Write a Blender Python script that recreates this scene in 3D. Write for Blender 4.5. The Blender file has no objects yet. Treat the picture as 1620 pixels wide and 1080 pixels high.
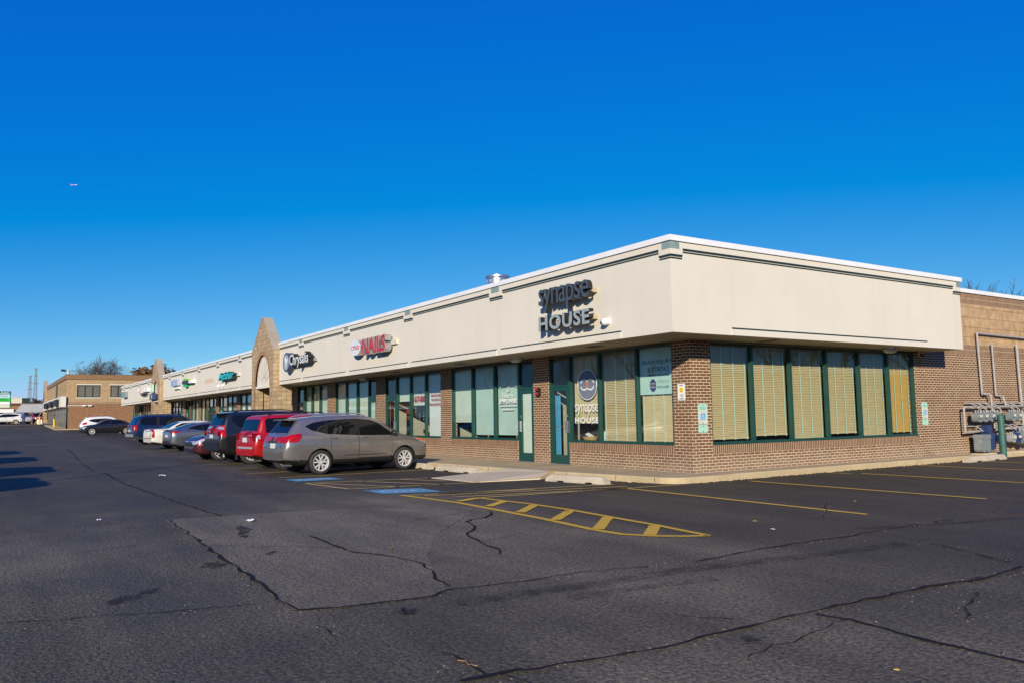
import bpy, bmesh, math, random
from mathutils import Vector, Matrix
R = math.radians
PI = math.pi
random.seed(7)
sc = bpy.context.scene
col = sc.collection

# ------------------------------------------------------------------ helpers
class MB:
    """Collects faces (with a material slot each) and links them as ONE mesh object."""
    def __init__(s):
        s.v = []; s.f = []; s.m = []
    def add(s, vs, fs, m=0):
        b = len(s.v); s.v += [tuple(p) for p in vs]
        for f in fs:
            s.f.append([b + i for i in f]); s.m.append(m)
    def quad(s, a, b, c, d, m=0): s.add([a, b, c, d], [(0, 1, 2, 3)], m)
    def poly(s, pts, m=0): s.add(pts, [tuple(range(len(pts)))], m)
    def box(s, x0, x1, y0, y1, z0, z1, m=0):
        if x0 > x1: x0, x1 = x1, x0
        if y0 > y1: y0, y1 = y1, y0
        if z0 > z1: z0, z1 = z1, z0
        s.add([(x0,y0,z0),(x1,y0,z0),(x1,y1,z0),(x0,y1,z0),(x0,y0,z1),(x1,y0,z1),(x1,y1,z1),(x0,y1,z1)],
              [(0,3,2,1),(4,5,6,7),(0,1,5,4),(1,2,6,5),(2,3,7,6),(3,0,4,7)], m)
    def obox(s, M, sx, sy, sz, m=0):
        """box of full sizes centred on matrix M"""
        vs = []
        for z in (-.5, .5):
            for x, y in ((-.5,-.5),(.5,-.5),(.5,.5),(-.5,.5)):
                vs.append(M @ Vector((x*sx, y*sy, z*sz)))
        s.add(vs, [(0,3,2,1),(4,5,6,7),(0,1,5,4),(1,2,6,5),(2,3,7,6),(3,0,4,7)], m)
    def cyl(s, p0, p1, r0, r1=None, n=12, m=0, caps=True):
        if r1 is None: r1 = r0
        p0 = Vector(p0); p1 = Vector(p1); d = (p1 - p0).normalized()
        a = d.orthogonal().normalized(); b = d.cross(a)
        vs = []
        for p, r in ((p0, r0), (p1, r1)):
            for i in range(n):
                t = 2*PI*i/n
                vs.append(p + (a*math.cos(t) + b*math.sin(t))*r)
        fs = [(i, (i+1) % n, n+(i+1) % n, n+i) for i in range(n)]
        if caps: fs += [tuple(range(n-1, -1, -1)), tuple(range(n, 2*n))]
        s.add(vs, fs, m)
    def tube(s, pts, r, n=8, m=0):
        pts = [Vector(p) for p in pts]
        for i in range(len(pts)-1):
            s.cyl(pts[i], pts[i+1], r, r, n, m)
        for p in pts[1:-1]: s.ball(p, (r*1.02,)*3, 8, 5, m)
    def ball(s, c, r, n=12, k=8, m=0, M=None):
        vs = []; fs = []
        for j in range(k+1):
            ph = PI*j/k
            for i in range(n):
                t = 2*PI*i/n
                p = Vector((r[0]*math.sin(ph)*math.cos(t), r[1]*math.sin(ph)*math.sin(t), r[2]*math.cos(ph)))
                if M: p = M @ p
                vs.append(p + Vector(c))
        for j in range(k):
            for i in range(n):
                fs.append((j*n+i, (j+1)*n+i, (j+1)*n+(i+1) % n, j*n+(i+1) % n))
        s.add(vs, fs, m)
    def lathe(s, prof, M, n=24, m=0):
        """prof = [(radius, height)], around local z of M"""
        vs = []; fs = []
        k = len(prof)
        for r, h in prof:
            for i in range(n):
                t = 2*PI*i/n
                vs.append(M @ Vector((r*math.cos(t), r*math.sin(t), h)))
        for j in range(k-1):
            for i in range(n):
                fs.append((j*n+i, j*n+(i+1) % n, (j+1)*n+(i+1) % n, (j+1)*n+i))
        s.add(vs, fs, m)
    def prism(s, poly, M, d0, d1, m=0, mside=None):
        """2-D polygon (local x, y of M) extruded from d0 to d1 along local z"""
        n = len(poly)
        vs = [M @ Vector((p[0], p[1], d0)) for p in poly] + [M @ Vector((p[0], p[1], d1)) for p in poly]
        s.add(vs, [tuple(range(n-1, -1, -1)), tuple(range(n, 2*n))], m)
        s.add(vs, [(i, (i+1) % n, n+(i+1) % n, n+i) for i in range(n)], m if mside is None else mside)
    def strip(s, pts, w, z, m=0, th=0.0, jag=0.0):
        """flat ribbon on the ground along 2-D points"""
        pts = [Vector((p[0], p[1])) for p in pts]
        n = len(pts); L = []; Rr = []
        for i, p in enumerate(pts):
            t = (pts[min(i+1, n-1)] - pts[max(i-1, 0)]).normalized()
            nn = Vector((-t.y, t.x))
            a = w*.5*(1 + random.uniform(-jag, jag)); b = w*.5*(1 + random.uniform(-jag, jag))
            L.append(p + nn*a); Rr.append(p - nn*b)
        for i in range(n-1):
            q = [L[i], Rr[i], Rr[i+1], L[i+1]]
            s.poly([(p.x, p.y, z + g(p.x)) for p in q], m)
    def build(s, name, mats, parent=None, smooth=None, loc=None, link=True, bands=None):
        """world-coordinate mesh; moved into the parent's (or loc's) local frame"""
        me = bpy.data.meshes.new(name)
        org = Vector((0, 0, 0))
        if parent is not None:
            org = Vector(ORG.get(parent.name, (0, 0, 0)))
        elif loc is not None: org = Vector(loc)
        me.from_pydata([tuple(Vector(p) - org) for p in s.v], [], s.f)
        mats = mats if isinstance(mats, (list, tuple)) else [mats]
        for mm in mats: me.materials.append(mm)
        me.polygons.foreach_set('material_index', s.m)
        uv = me.uv_layers.new(name='UVMap')
        for p in me.polygons:
            nx, ny, nz = abs(p.normal.x), abs(p.normal.y), abs(p.normal.z)
            for li, vi in zip(p.loop_indices, p.vertices):
                x, y, z = s.v[vi]
                if nz >= nx and nz >= ny: uv.data[li].uv = (x, y)
                elif nx >= ny: uv.data[li].uv = (y, z)
                else: uv.data[li].uv = (x, z)
                if bands and nz < .5:
                    for z0, z1 in bands:
                        if z0-.004 <= p.center.z + org.z <= z1+.004: uv.data[li].uv[1] = .205*(z-z0)/(z1-z0)
        if smooth is not None:
            me.polygons.foreach_set('use_smooth', [True]*len(me.polygons))
            me.set_sharp_from_angle(angle=R(smooth))
        me.update()
        o = bpy.data.objects.new(name, me)
        if link: col.objects.link(o)
        if parent is not None:
            o.parent = parent
            ORG[o.name] = tuple(org)
        else:
            o.location = org; ORG[o.name] = tuple(org)
        return o
    def split_build(s, name, mats, parent, **k):
        """one object for every group of faces that touch"""
        par = list(range(len(s.v)))
        def fd(i):
            while par[i] != i: par[i] = par[par[i]]; i = par[i]
            return i
        for f in s.f:
            for i in f[1:]: par[fd(i)] = fd(f[0])
        bb = {}
        for i, v in enumerate(s.v):
            r = fd(i); q = bb.setdefault(r, [list(v), list(v)])
            for a in range(3): q[0][a] = min(q[0][a], v[a]); q[1][a] = max(q[1][a], v[a])
        ks = list(bb)
        for i, a in enumerate(ks):
            for c in ks[i+1:]:
                if all(bb[a][0][t] <= bb[c][1][t]+.004 and bb[c][0][t] <= bb[a][1][t]+.004 for t in range(3)): par[fd(a)] = fd(c)
        grp = {}
        for f, m in zip(s.f, s.m): grp.setdefault(fd(f[0]), []).append((f, m))
        out = []
        for r, fs in grp.items():
            b = MB(); mp = {}
            for f, m in fs:
                for i in f:
                    if i not in mp: mp[i] = len(b.v); b.v.append(s.v[i])
                b.f.append([mp[i] for i in f]); b.m.append(m)
            out.append(b.build(name, mats, parent, **k))
        return out
ORG = {}
def thing(name, label, cat, loc=(0, 0, 0), group=None):
    o = bpy.data.objects.new(name, None); col.objects.link(o)
    o.location = loc; o.empty_display_size = .3
    ORG[o.name] = tuple(loc)
    return tag(o, label, cat, group)
def tag(o, label=None, cat=None, group=None, kind=None):
    if label: o['label'] = label
    if cat: o['category'] = cat
    if group: o['group'] = group
    if kind: o['kind'] = kind
    return o
def children(o): return [c for c in ALLKIDS(o)]
def ALLKIDS(o): return list(o.children)
def copy_tree(o, parent=None):
    c = o.copy(); col.objects.link(c)
    if parent is not None: c.parent = parent
    for ch in list(o.children): copy_tree(ch, c)
    return c
def g(x):
    """the lot climbs very gently towards its far end"""
    if x > -20: return 0.0
    if x > -80: return 0.0067*(-x-20)
    return min(0.402 + 0.023*(-80-x), 1.4)
def frame(o, xd, zd):
    """matrix with local x = xd, local y = zd (up), local z = outward normal"""
    xd = Vector(xd).normalized(); zd = Vector(zd).normalized(); nd = xd.cross(zd)
    M = Matrix((xd, zd, nd)).transposed().to_4x4(); M.translation = Vector(o)
    return M
def FRONT(x, y, z): return frame((x, y, z), (1, 0, 0), (0, 0, 1))     # faces -y
def SIDE(x, y, z): return frame((x, y, z), (0, 1, 0), (0, 0, 1))      # faces +x
_tc = {}
def text_data(s, bold=0.0, sp=1.0):
    key = (s, bold, sp)
    if key in _tc: return _tc[key]
    cu = bpy.data.curves.new('t', 'FONT'); cu.body = s; cu.extrude = .5; cu.offset = bold; cu.resolution_u = 3
    cu.space_character = sp
    ob = bpy.data.objects.new('t', cu); col.objects.link(ob)
    dg = bpy.context.evaluated_depsgraph_get()
    me = bpy.data.meshes.new_from_object(ob.evaluated_get(dg))
    vs = [tuple(v.co) for v in me.vertices]; fs = [tuple(p.vertices) for p in me.polygons]
    nz = [p.normal.z for p in me.polygons]
    bpy.data.objects.remove(ob); bpy.data.curves.remove(cu); bpy.data.meshes.remove(me)
    _tc[key] = (vs, fs, nz)
    return _tc[key]
def text(mb, s, M, w, h, d0, d1, mface=0, mside=None, bold=0.0, sp=1.0, zbox=None):
    """letters fitted in the w x h box whose lower left corner is M's origin"""
    vs, fs, nz = text_data(s, bold, sp)
    xs = [v[0] for v in vs]; ys = [v[1] for v in vs]
    x0, x1, y0, y1 = min(xs), max(xs), min(ys), max(ys)
    out = [M @ Vector(((v[0]-x0)/(x1-x0)*w, (v[1]-y0)/(y1-y0)*h, d1 if v[2] > 0 else d0)) for v in vs]
    b = len(mb.v); mb.v += [tuple(p) for p in out]
    for f, n in zip(fs, nz):
        mb.f.append([b+i for i in f]); mb.m.append(mface if n > .5 else (mface if mside is None else mside))
def ellipse(a, b, n=32, cx=0, cy=0): return [(cx + a*math.cos(2*PI*i/n), cy + b*math.sin(2*PI*i/n)) for i in range(n)]
def rrect(w, h, r, n=5, cx=0, cy=0):
    p = []
    for qx, qy, a0 in ((1,1,0),(-1,1,90),(-1,-1,180),(1,-1,270)):
        for i in range(n+1):
            t = R(a0 + 90*i/n)
            p.append((cx + qx*(w/2-r) + r*math.cos(t), cy + qy*(h/2-r) + r*math.sin(t)))
    return p
# ------------------------------------------------------------------ materials
class NT:
    def __init__(s, name):
        s.mat = bpy.data.materials.new(name); s.mat.use_nodes = True
        s.t = s.mat.node_tree; s.N = s.t.nodes; s.L = s.t.links
        s.b = s.N['Principled BSDF']; s.out = s.N['Material Output']
    def n(s, typ, **k):
        o = s.N.new(typ)
        for a, v in k.items():
            if a.startswith('_'): setattr(o, a[1:], v)
            else:
                key = a.replace('__', ' ')
                o.inputs[key].default_value = v
        return o
    def l(s, a, b): s.L.new(a, b)
    def coord(s, kind='Object'):
        return s.N.new('ShaderNodeTexCoord').outputs[kind]
    def noise(s, scale, detail=3, rough=.55, vec=None, kind='Object', dist=0):
        o = s.n('ShaderNodeTexNoise', Scale=scale, Detail=detail, Roughness=rough, Distortion=dist)
        s.l(vec if vec else s.coord(kind), o.inputs['Vector']); return o.outputs['Fac']
    def ramp(s, fac, stops):
        r = s.N.new('ShaderNodeValToRGB'); s.l(fac, r.inputs['Fac'])
        e = r.color_ramp.elements
        while len(e) < len(stops): e.new(.5)
        for i, (p, c) in enumerate(stops):
            e[i].position = p; e[i].color = c if len(c) == 4 else (*c, 1)
        return r.outputs['Color']
    def mix(s, fac, a, b, mode='MIX'):
        m = s.N.new('ShaderNodeMix'); m.data_type = 'RGBA'; m.blend_type = mode
        if isinstance(fac, (int, float)): m.inputs[0].default_value = fac
        else: s.l(fac, m.inputs[0])
        for i, v in ((6, a), (7, b)):
            if isinstance(v, tuple): m.inputs[i].default_value = v if len(v) == 4 else (*v, 1)
            else: s.l(v, m.inputs[i])
        return m.outputs[2]
    def bump(s, h, strength, dist=.01, inv=False):
        b = s.n('ShaderNodeBump', Strength=strength, Distance=dist); b.invert = inv
        s.l(h, b.inputs['Height']); s.l(b.outputs['Normal'], s.b.inputs['Normal']); return b
    def base(s, c):
        if isinstance(c, tuple): s.b.inputs['Base Color'].default_value = (*c, 1)
        else: s.l(c, s.b.inputs['Base Color'])
    def set(s, **k):
        for a, v in k.items(): s.b.inputs[a.replace('__', ' ')].default_value = v
        return s
def sc3(c, f): return tuple(min(1, x*f) for x in c)
def plain(name, c, rough=.6, metal=0, var=.12, vs=6, bump=0, bs=40, coat=0, spec=.5):
    t = NT(name)
    t.base(t.mix(t.ramp(t.noise(vs, 4), [(.3, (0,0,0)), (.7, (1,1,1))]), sc3(c, 1-var), sc3(c, 1+var)) if var else c)
    t.set(Roughness=rough, Metallic=metal, Specular__IOR__Level=spec)
    if coat: t.set(Coat__Weight=coat, Coat__Roughness=.04)
    if bump: t.bump(t.noise(bs, 3), bump, .005)
    return t.mat
def brick(name, c1, c2, mortar, bw, bh, off=.5, ms=.006, var=.35, dirt=.25, flip=False, bumpd=.006, salt=0):
    t = NT(name)
    uv = t.coord('UV')
    b = t.n('ShaderNodeTexBrick', Color1=(*c1, 1), Color2=(*c2, 1), Mortar=(*mortar, 1), Scale=1.0, Mortar__Size=ms, Mortar__Smooth=.15, Bias=-.1, Brick__Width=bw, Row__Height=bh, _offset=off)
    t.l(uv, b.inputs['Vector'])
    # each brick its own shade, then stains that run over many bricks
    n1 = t.noise(3.2, 5, .6, uv); n2 = t.noise(38, 3, .6, uv)
    c = t.mix(var, b.outputs['Color'], t.ramp(n2, [(.25, (.25,.25,.25)), (.75, (.75,.75,.75))]), 'OVERLAY')
    c = t.mix(dirt, c, t.ramp(n1, [(.3, (.22,.2,.18)), (.7, (.8,.8,.8))]), 'OVERLAY')
    if salt:      # chalky salt bloom and splash dirt on the lowest courses
        sx = t.N.new('ShaderNodeSeparateXYZ'); t.l(uv, sx.inputs[0]); nn = t.noise(2.3, 6, .65, uv)
        ad = t.n('ShaderNodeMath', _operation='MULTIPLY_ADD'); t.l(nn, ad.inputs[0]); ad.inputs[1].default_value = -1.3; t.l(sx.outputs['Y'], ad.inputs[2])
        mr = t.n('ShaderNodeMapRange'); mr.inputs['From Min'].default_value = .02; mr.inputs['From Max'].default_value = -.5; mr.inputs['To Max'].default_value = .28; t.l(ad.outputs[0], mr.inputs['Value'])
        c = t.mix(mr.outputs[0], c, (.44,.36,.26))
        n5 = t.noise(.9, 5, .6, uv); c = t.mix(t.ramp(n5, [(.55, (0,0,0)), (.75, (.35,.35,.35))]), c, (.09,.05,.032))
    t.base(c); t.set(Roughness=.88, Specular__IOR__Level=.25)
    h = t.n('ShaderNodeMath', _operation='MULTIPLY_ADD'); t.l(n2, h.inputs[0]); h.inputs[1].default_value = .25
    inv = t.n('ShaderNodeMath', _operation='SUBTRACT'); inv.inputs[0].default_value = 1; t.l(b.outputs['Fac'], inv.inputs[1])
    t.l(inv.outputs[0], h.inputs[2]); t.bump(h.outputs[0], .6, bumpd)
    return t.mat
M_ = {}
BR1, BR2, MOR = (.200,.098,.052), (.142,.071,.039), (.70,.575,.40)
M_['brick'] = brick('brown_brick', BR1, BR2, MOR, .203, .0677, ms=.0068, salt=1)
M_['soldier'] = brick('soldier_brick', BR1, BR2, MOR, .0677, .205, 0.0)
M_['brick_far'] = brick('brown_brick_far', (.25,.125,.06), (.21,.10,.05), (.34,.22,.13), .203, .0677)
M_['tanbrick'] = brick('tan_brick', (.42,.285,.15), (.36,.245,.13), (.45,.33,.2), .203, .0677)
M_['block'] = brick('tan_block', (.47,.32,.18), (.43,.285,.155), (.24,.165,.095), .62, .305, ms=.008, dirt=.45)
M_['stone'] = brick('split_stone', (.43,.325,.205), (.36,.265,.165), (.29,.215,.135), .46, .20, ms=.014, var=.6, dirt=.45, bumpd=.04)
def stucco():
    t = NT('cream_stucco')
    n = t.noise(.55, 6, .6); n2 = t.noise(2.6, 5, .65)
    mp = t.n('ShaderNodeMapping'); mp.inputs['Scale'].default_value = (2.2, 2.2, .12); t.l(t.coord(), mp.inputs['Vector'])
    n3 = t.noise(1.5, 5, .6, mp.outputs[0])
    c = t.mix(t.ramp(n, [(.3, (0,0,0)), (.75, (1,1,1))]), (.655,.61,.52), (.705,.66,.57))
    c = t.mix(t.ramp(n3, [(.50, (0,0,0)), (.72, (.18,.18,.18))]), c, (.56,.51,.42))
    c = t.mix(t.ramp(n2, [(.62, (0,0,0)), (.72, (.12,.12,.12))]), c, (.50,.45,.36))
    t.base(c); t.set(Roughness=.9, Specular__IOR__Level=.2)
    t.bump(t.noise(160, 3, .7), .35, .004)
    return t.mat
M_['stucco'] = stucco()
M_['coping'] = plain('white_metal_coping', (.80,.80,.80), .38, 0, .05, 1.5)
M_['soffit'] = plain('tan_soffit', (.40,.34,.245), .85, 0, .1, 1.2)
M_['strip'] = plain('dark_green_reveal', (.012,.03,.03), .5, 0, .1)
M_['greysq'] = plain('grey_green_tile', (.22,.30,.29), .5, 0, .15, 9)
M_['green'] = plain('green_frame_paint', (.011,.060,.050), .4, 0, .1, 3)
M_['white'] = plain('white_paint', (.78,.78,.76), .45, 0, .05)
M_['black'] = plain('black_plastic', (.012,.012,.013), .45, 0, .1)
M_['dark'] = plain('dark_rubber', (.018,.018,.019), .75, 0, .15, 20)
M_['chrome'] = plain('bright_metal', (.72,.72,.73), .18, 1, .04)
M_['steel'] = plain('galvanised_steel', (.55,.56,.58), .35, .9, .12, 5)
M_['grey'] = plain('grey_paint', (.33,.335,.34), .5, 0, .1)
M_['pipe'] = plain('pale_pipe_paint', (.36,.335,.315), .5, 0, .12, 8)
M_['meter'] = plain('meter_grey', (.25,.28,.29), .45, .2, .15, 9)
M_['meterblue'] = plain('meter_blue', (.02,.045,.14), .4, 0, .15, 9)
M_['bollard'] = plain('faded_green_paint', (.035,.115,.095), .5, 0, .22, 4)
M_['yellow'] = plain('yellow_paint', (.72,.48,.03), .5, 0, .12, 5)
M_['red'] = plain('red_acrylic', (.48,.012,.022), .3, 0, .06)
M_['teal'] = plain('teal_acrylic', (.0,.47,.50), .3, 0, .06)
M_['slate'] = plain('slate_letter_face', (.062,.082,.105), .45, 0, .08)
M_['slateside'] = plain('dark_letter_return', (.014,.015,.018), .4, 0, .1)
M_['silverface'] = plain('silver_letter_face', (.33,.38,.39), .45, .1, .06)
M_['navy'] = plain('navy_vinyl', (.045,.058,.14), .4, 0, .05)
M_['navy2'] = plain('muted_blue_vinyl', (.10,.125,.21), .4, 0, .05)
M_['orange'] = plain('orange_vinyl', (.8,.13,.02), .4, 0, .03)
M_['mint'] = plain('mint_sign_plate', (.40,.66,.53), .45, 0, .1, 12)
M_['cream'] = plain('cream_plate', (.62,.60,.48), .5, 0, .08)
M_['skyblue'] = plain('sign_blue', (.10,.36,.72), .4, 0, .05)
M_['posterfilm'] = plain('pale_aqua_poster', (.52,.70,.66), .5, 0, .04)
M_['postertext'] = plain('poster_ink', (.02,.085,.13), .5, 0, .05)
M_['shade'] = plain('pale_roller_shade', (.50,.63,.575), .8, 0, .08, 2)
M_['shade2'] = plain('cream_roller_shade', (.60,.65,.55), .8, 0, .08, 2)
M_['whiteshade'] = plain('white_door_shade', (.68,.72,.64), .8, 0, .05, 2)
M_['tape'] = plain('mint_blind_tape', (.50,.70,.58), .7, 0, .05)
def wood(name, c1, c2):
    t = NT(name)
    mp = t.n('ShaderNodeMapping'); mp.inputs['Scale'].default_value = (1.5, 1.5, 26); t.l(t.coord(), mp.inputs['Vector'])
    t.base(t.mix(t.ramp(t.noise(2.2, 4, .6, mp.outputs[0]), [(.3, (0,0,0)), (.7, (1,1,1))]), c1, c2))
    t.set(Roughness=.5, Specular__IOR__Level=.35); return t.mat
M_['slat'] = wood('wood_blind_slat', (.62,.45,.235), (.76,.59,.345))
M_['slat2'] = wood('amber_blind_slat', (.58,.31,.07), (.70,.42,.12))
def glass(name, tint=(.86,.93,.91), ior=1.52, boost=0.0, rough=.0):
    t = NT(name); t.N.remove(t.b)
    tr = t.n('ShaderNodeBsdfTransparent', Color=(*tint, 1)); gl = t.n('ShaderNodeBsdfGlossy', Roughness=rough, Color=(.95,.97,1,1))
    lw = t.n('ShaderNodeLayerWeight', Blend=.5); pw = t.n('ShaderNodeMath', _operation='POWER'); mx = t.n('ShaderNodeMixShader')
    t.l(lw.outputs['Facing'], pw.inputs[0]); pw.inputs[1].default_value = 5.0
    ad = t.n('ShaderNodeMath', _operation='MULTIPLY_ADD'); ad.use_clamp = True
    t.l(pw.outputs[0], ad.inputs[0]); ad.inputs[1].default_value = .9; ad.inputs[2].default_value = .045 + boost
    t.l(ad.outputs[0], mx.inputs[0]); t.l(tr.outputs[0], mx.inputs[1]); t.l(gl.outputs[0], mx.inputs[2])
    t.l(mx.outputs[0], t.out.inputs['Surface']); return t.mat
M_['glass'] = glass('storefront_glass', boost=.01)
M_['carglass'] = glass('dark_car_glass', (.10,.12,.12), 1.55, .01)
M_['carglass2'] = glass('clear_car_glass', (.42,.52,.49), 1.55, .02)
M_['lens'] = glass('clear_lens', (.9,.9,.9), 1.5, .05)
M_['floor'] = plain('indoor_floor', (.22,.19,.15), .5, 0, .1, 2)
M_['inwall'] = plain('indoor_wall', (.42,.38,.31), .8, 0, .06)
M_['inceil'] = plain('indoor_ceiling', (.5,.48,.44), .9, 0, .05)
M_['roof'] = plain('roof_membrane', (.30,.30,.30), .9, 0, .2, .8)
def concrete(name, c, s=1.0, dark=.3):
    t = NT(name)
    a = t.noise(1.1*s, 6, .6); b = t.noise(9*s, 5, .7); d = t.noise(90, 3, .6)
    cc = t.mix(t.ramp(a, [(.3, (0,0,0)), (.7, (1,1,1))]), sc3(c, 1-dark*.5), sc3(c, 1.1))
    cc = t.mix(t.ramp(b, [(.55, (0,0,0)), (.8, (.6,.6,.6))]), cc, sc3(c, .62))
    cc = t.mix(.25, cc, t.ramp(d, [(.3, (.3,.3,.3)), (.7, (.7,.7,.7))]), 'OVERLAY')
    t.base(cc); t.set(Roughness=.9, Specular__IOR__Level=.25); t.bump(d, .4, .004); return t.mat
M_['concrete'] = concrete('sidewalk_concrete', (.50,.395,.235))
M_['concrete2'] = concrete('ramp_concrete', (.64,.54,.37), 1.4, .2)
M_['stopconc'] = concrete('wheel_stop_concrete', (.50,.43,.32), 2.2, .35)
def asphalt(name, c, warm, speck=1.0, big=.35):
    t = NT(name)
    n0 = t.noise(.13, 6, .6, dist=.6); n1 = t.noise(.8, 6, .65); n2 = t.noise(30, 5, .8); n3 = t.noise(95, 2, .6)
    mp = t.n('ShaderNodeMapping'); mp.inputs['Scale'].default_value = (.11, .7, 1); mp.inputs['Rotation'].default_value = (0, 0, R(-2)); t.l(t.coord(), mp.inputs['Vector'])
    n4 = t.noise(1.3, 5, .65, mp.outputs[0])
    v = t.n('ShaderNodeTexVoronoi', Scale=48.0, Randomness=1.0); t.l(t.coord(), v.inputs['Vector'])
    cc = t.mix(t.ramp(n0, [(.40, (0,0,0)), (.60, (1,1,1))]), c, warm)
    cc = t.mix(big, cc, t.ramp(n1, [(.38, (.24,.24,.24)), (.62, (.74,.74,.74))]), 'OVERLAY')
    cc = t.mix(.45, cc, t.ramp(n4, [(.38, (.26,.26,.26)), (.62, (.74,.74,.74))]), 'OVERLAY')
    cc = t.mix(.85*speck, cc, t.ramp(n2, [(.40, (.10,.10,.10)), (.60, (.90,.90,.90))]), 'OVERLAY')
    st = t.ramp(v.outputs['Color'], [(.74, (0,0,0)), (.90, (1,1,1))])
    cc = t.mix(t.mix(1.0, st, t.ramp(n3, [(.45, (0,0,0)), (.62, (.55*speck,)*3)]), 'MULTIPLY'), cc, (.40,.35,.27))
    if speck > .95:   # the stalls beside the building were sealed again and are blacker
        sx = t.N.new('ShaderNodeSeparateXYZ'); t.l(t.coord(), sx.inputs[0])
        ad = t.n('ShaderNodeMath', _operation='MULTIPLY_ADD'); t.l(n0, ad.inputs[0]); ad.inputs[1].default_value = 3.0; t.l(sx.outputs['Y'], ad.inputs[2])
        ms = t.n('ShaderNodeMapRange'); ms.inputs['From Min'].default_value = -5.2; ms.inputs['From Max'].default_value = -3.6; ms.inputs['To Max'].default_value = .62; t.l(ad.outputs[0], ms.inputs['Value'])
        cc = t.mix(ms.outputs[0], cc, (.030,.0225,.0165))
        # the lane at the far side was topped with darker asphalt than the worn corner
        ax = t.n('ShaderNodeMath', _operation='MULTIPLY_ADD'); t.l(n0, ax.inputs[0]); ax.inputs[1].default_value = 6.0; t.l(sx.outputs['X'], ax.inputs[2])
        mx_ = t.n('ShaderNodeMapRange'); mx_.inputs['From Min'].default_value = 5.5; mx_.inputs['From Max'].default_value = -1.5; mx_.inputs['To Max'].default_value = .62; t.l(ax.outputs[0], mx_.inputs['Value'])
        cc = t.mix(mx_.outputs[0], cc, (.046,.039,.029))
    t.base(cc)
    t.l(t.ramp(n1, [(.3, (.62,.62,.62)), (.7, (.82,.82,.82))]), t.b.inputs['Roughness'])
    t.set(Specular__IOR__Level=.30)
    h = t.n('ShaderNodeMath', _operation='MULTIPLY_ADD'); t.l(n2, h.inputs[0]); h.inputs[1].default_value = 1.6; t.l(v.outputs['Distance'], h.inputs[2])
    t.bump(h.outputs[0], .9, .02); return t.mat
M_['asphalt'] = asphalt('worn_asphalt', (.116,.096,.060), (.182,.150,.094))
M_['asphalt_patch'] = asphalt('pale_asphalt_patch', (.172,.141,.091), (.205,.169,.110), .9, .25)
M_['asphalt_new'] = asphalt('black_sealed_asphalt', (.020,.019,.020), (.030,.028,.028), .5, .3)
M_['tar'] = plain('crack_tar', (.018,.0155,.013), .85, 0, .35, 14, spec=.15)
def stain(nm='oil_stain', lo=.1, hi=.75):
    t = NT(nm); n = t.noise(5, 6, .7); t.base((.020,.017,.014)); t.set(Roughness=.8, Specular__IOR__Level=.25)
    tr = t.n('ShaderNodeBsdfTransparent'); mx = t.n('ShaderNodeMixShader'); t.l(t.ramp(n, [(.38, (lo,)*3), (.62, (hi,)*3)]), mx.inputs[0]); t.l(tr.outputs[0], mx.inputs[1]); t.l(t.b.outputs[0], mx.inputs[2]); t.l(mx.outputs[0], t.out.inputs['Surface']); return t.mat
M_['oil'] = stain(); M_['skid'] = stain('tyre_mark', .0, .34)
def paint(name, c, wear=.5, under=(.035,.033,.035)):
    t = NT(name)
    w = t.noise(14, 6, .7); w2 = t.noise(1.1, 4, .6)
    f = t.n('ShaderNodeMath', _operation='ADD'); t.l(w, f.inputs[0]); t.l(w2, f.inputs[1])
    f2 = t.n('ShaderNodeMapRange'); f2.inputs['From Min'].default_value = 1.18-.22*wear; f2.inputs['From Max'].default_value = 1.42-.22*wear; t.l(f.outputs[0], f2.inputs['Value'])
    f = f2
    t.base(t.mix(t.ramp(f.outputs[0], [(.5, (0,0,0)), (1.0, (1,1,1))]), c, under))
    t.set(Roughness=.75, Specular__IOR__Level=.3); t.bump(t.noise(60, 3), .4, .006); return t.mat
M_['lineyellow'] = paint('worn_yellow_line', (.72,.44,.065), .62)
M_['linefaded'] = paint('faded_yellow_line', (.54,.38,.12), .9)
M_['linefresh'] = paint('bright_yellow_line', (.74,.44,.04), .5)
M_['blueline'] = paint('blue_bay_paint', (.12,.35,.46), .75)
M_['whiteline'] = paint('white_symbol_paint', (.66,.70,.72), .55, (.07,.24,.5))
def carpaint(name, c, metal=.0, rough=.35, coat=1.0):
    t = NT(name)
    t.base(t.mix(t.ramp(t.noise(1.4, 5, .6), [(.35, (0,0,0)), (.75, (1,1,1))]), c, sc3(c, .88)))
    t.set(Metallic=metal, Roughness=rough, Coat__Weight=coat, Coat__Roughness=.035, Coat__IOR=1.5)
    return t.mat
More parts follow.
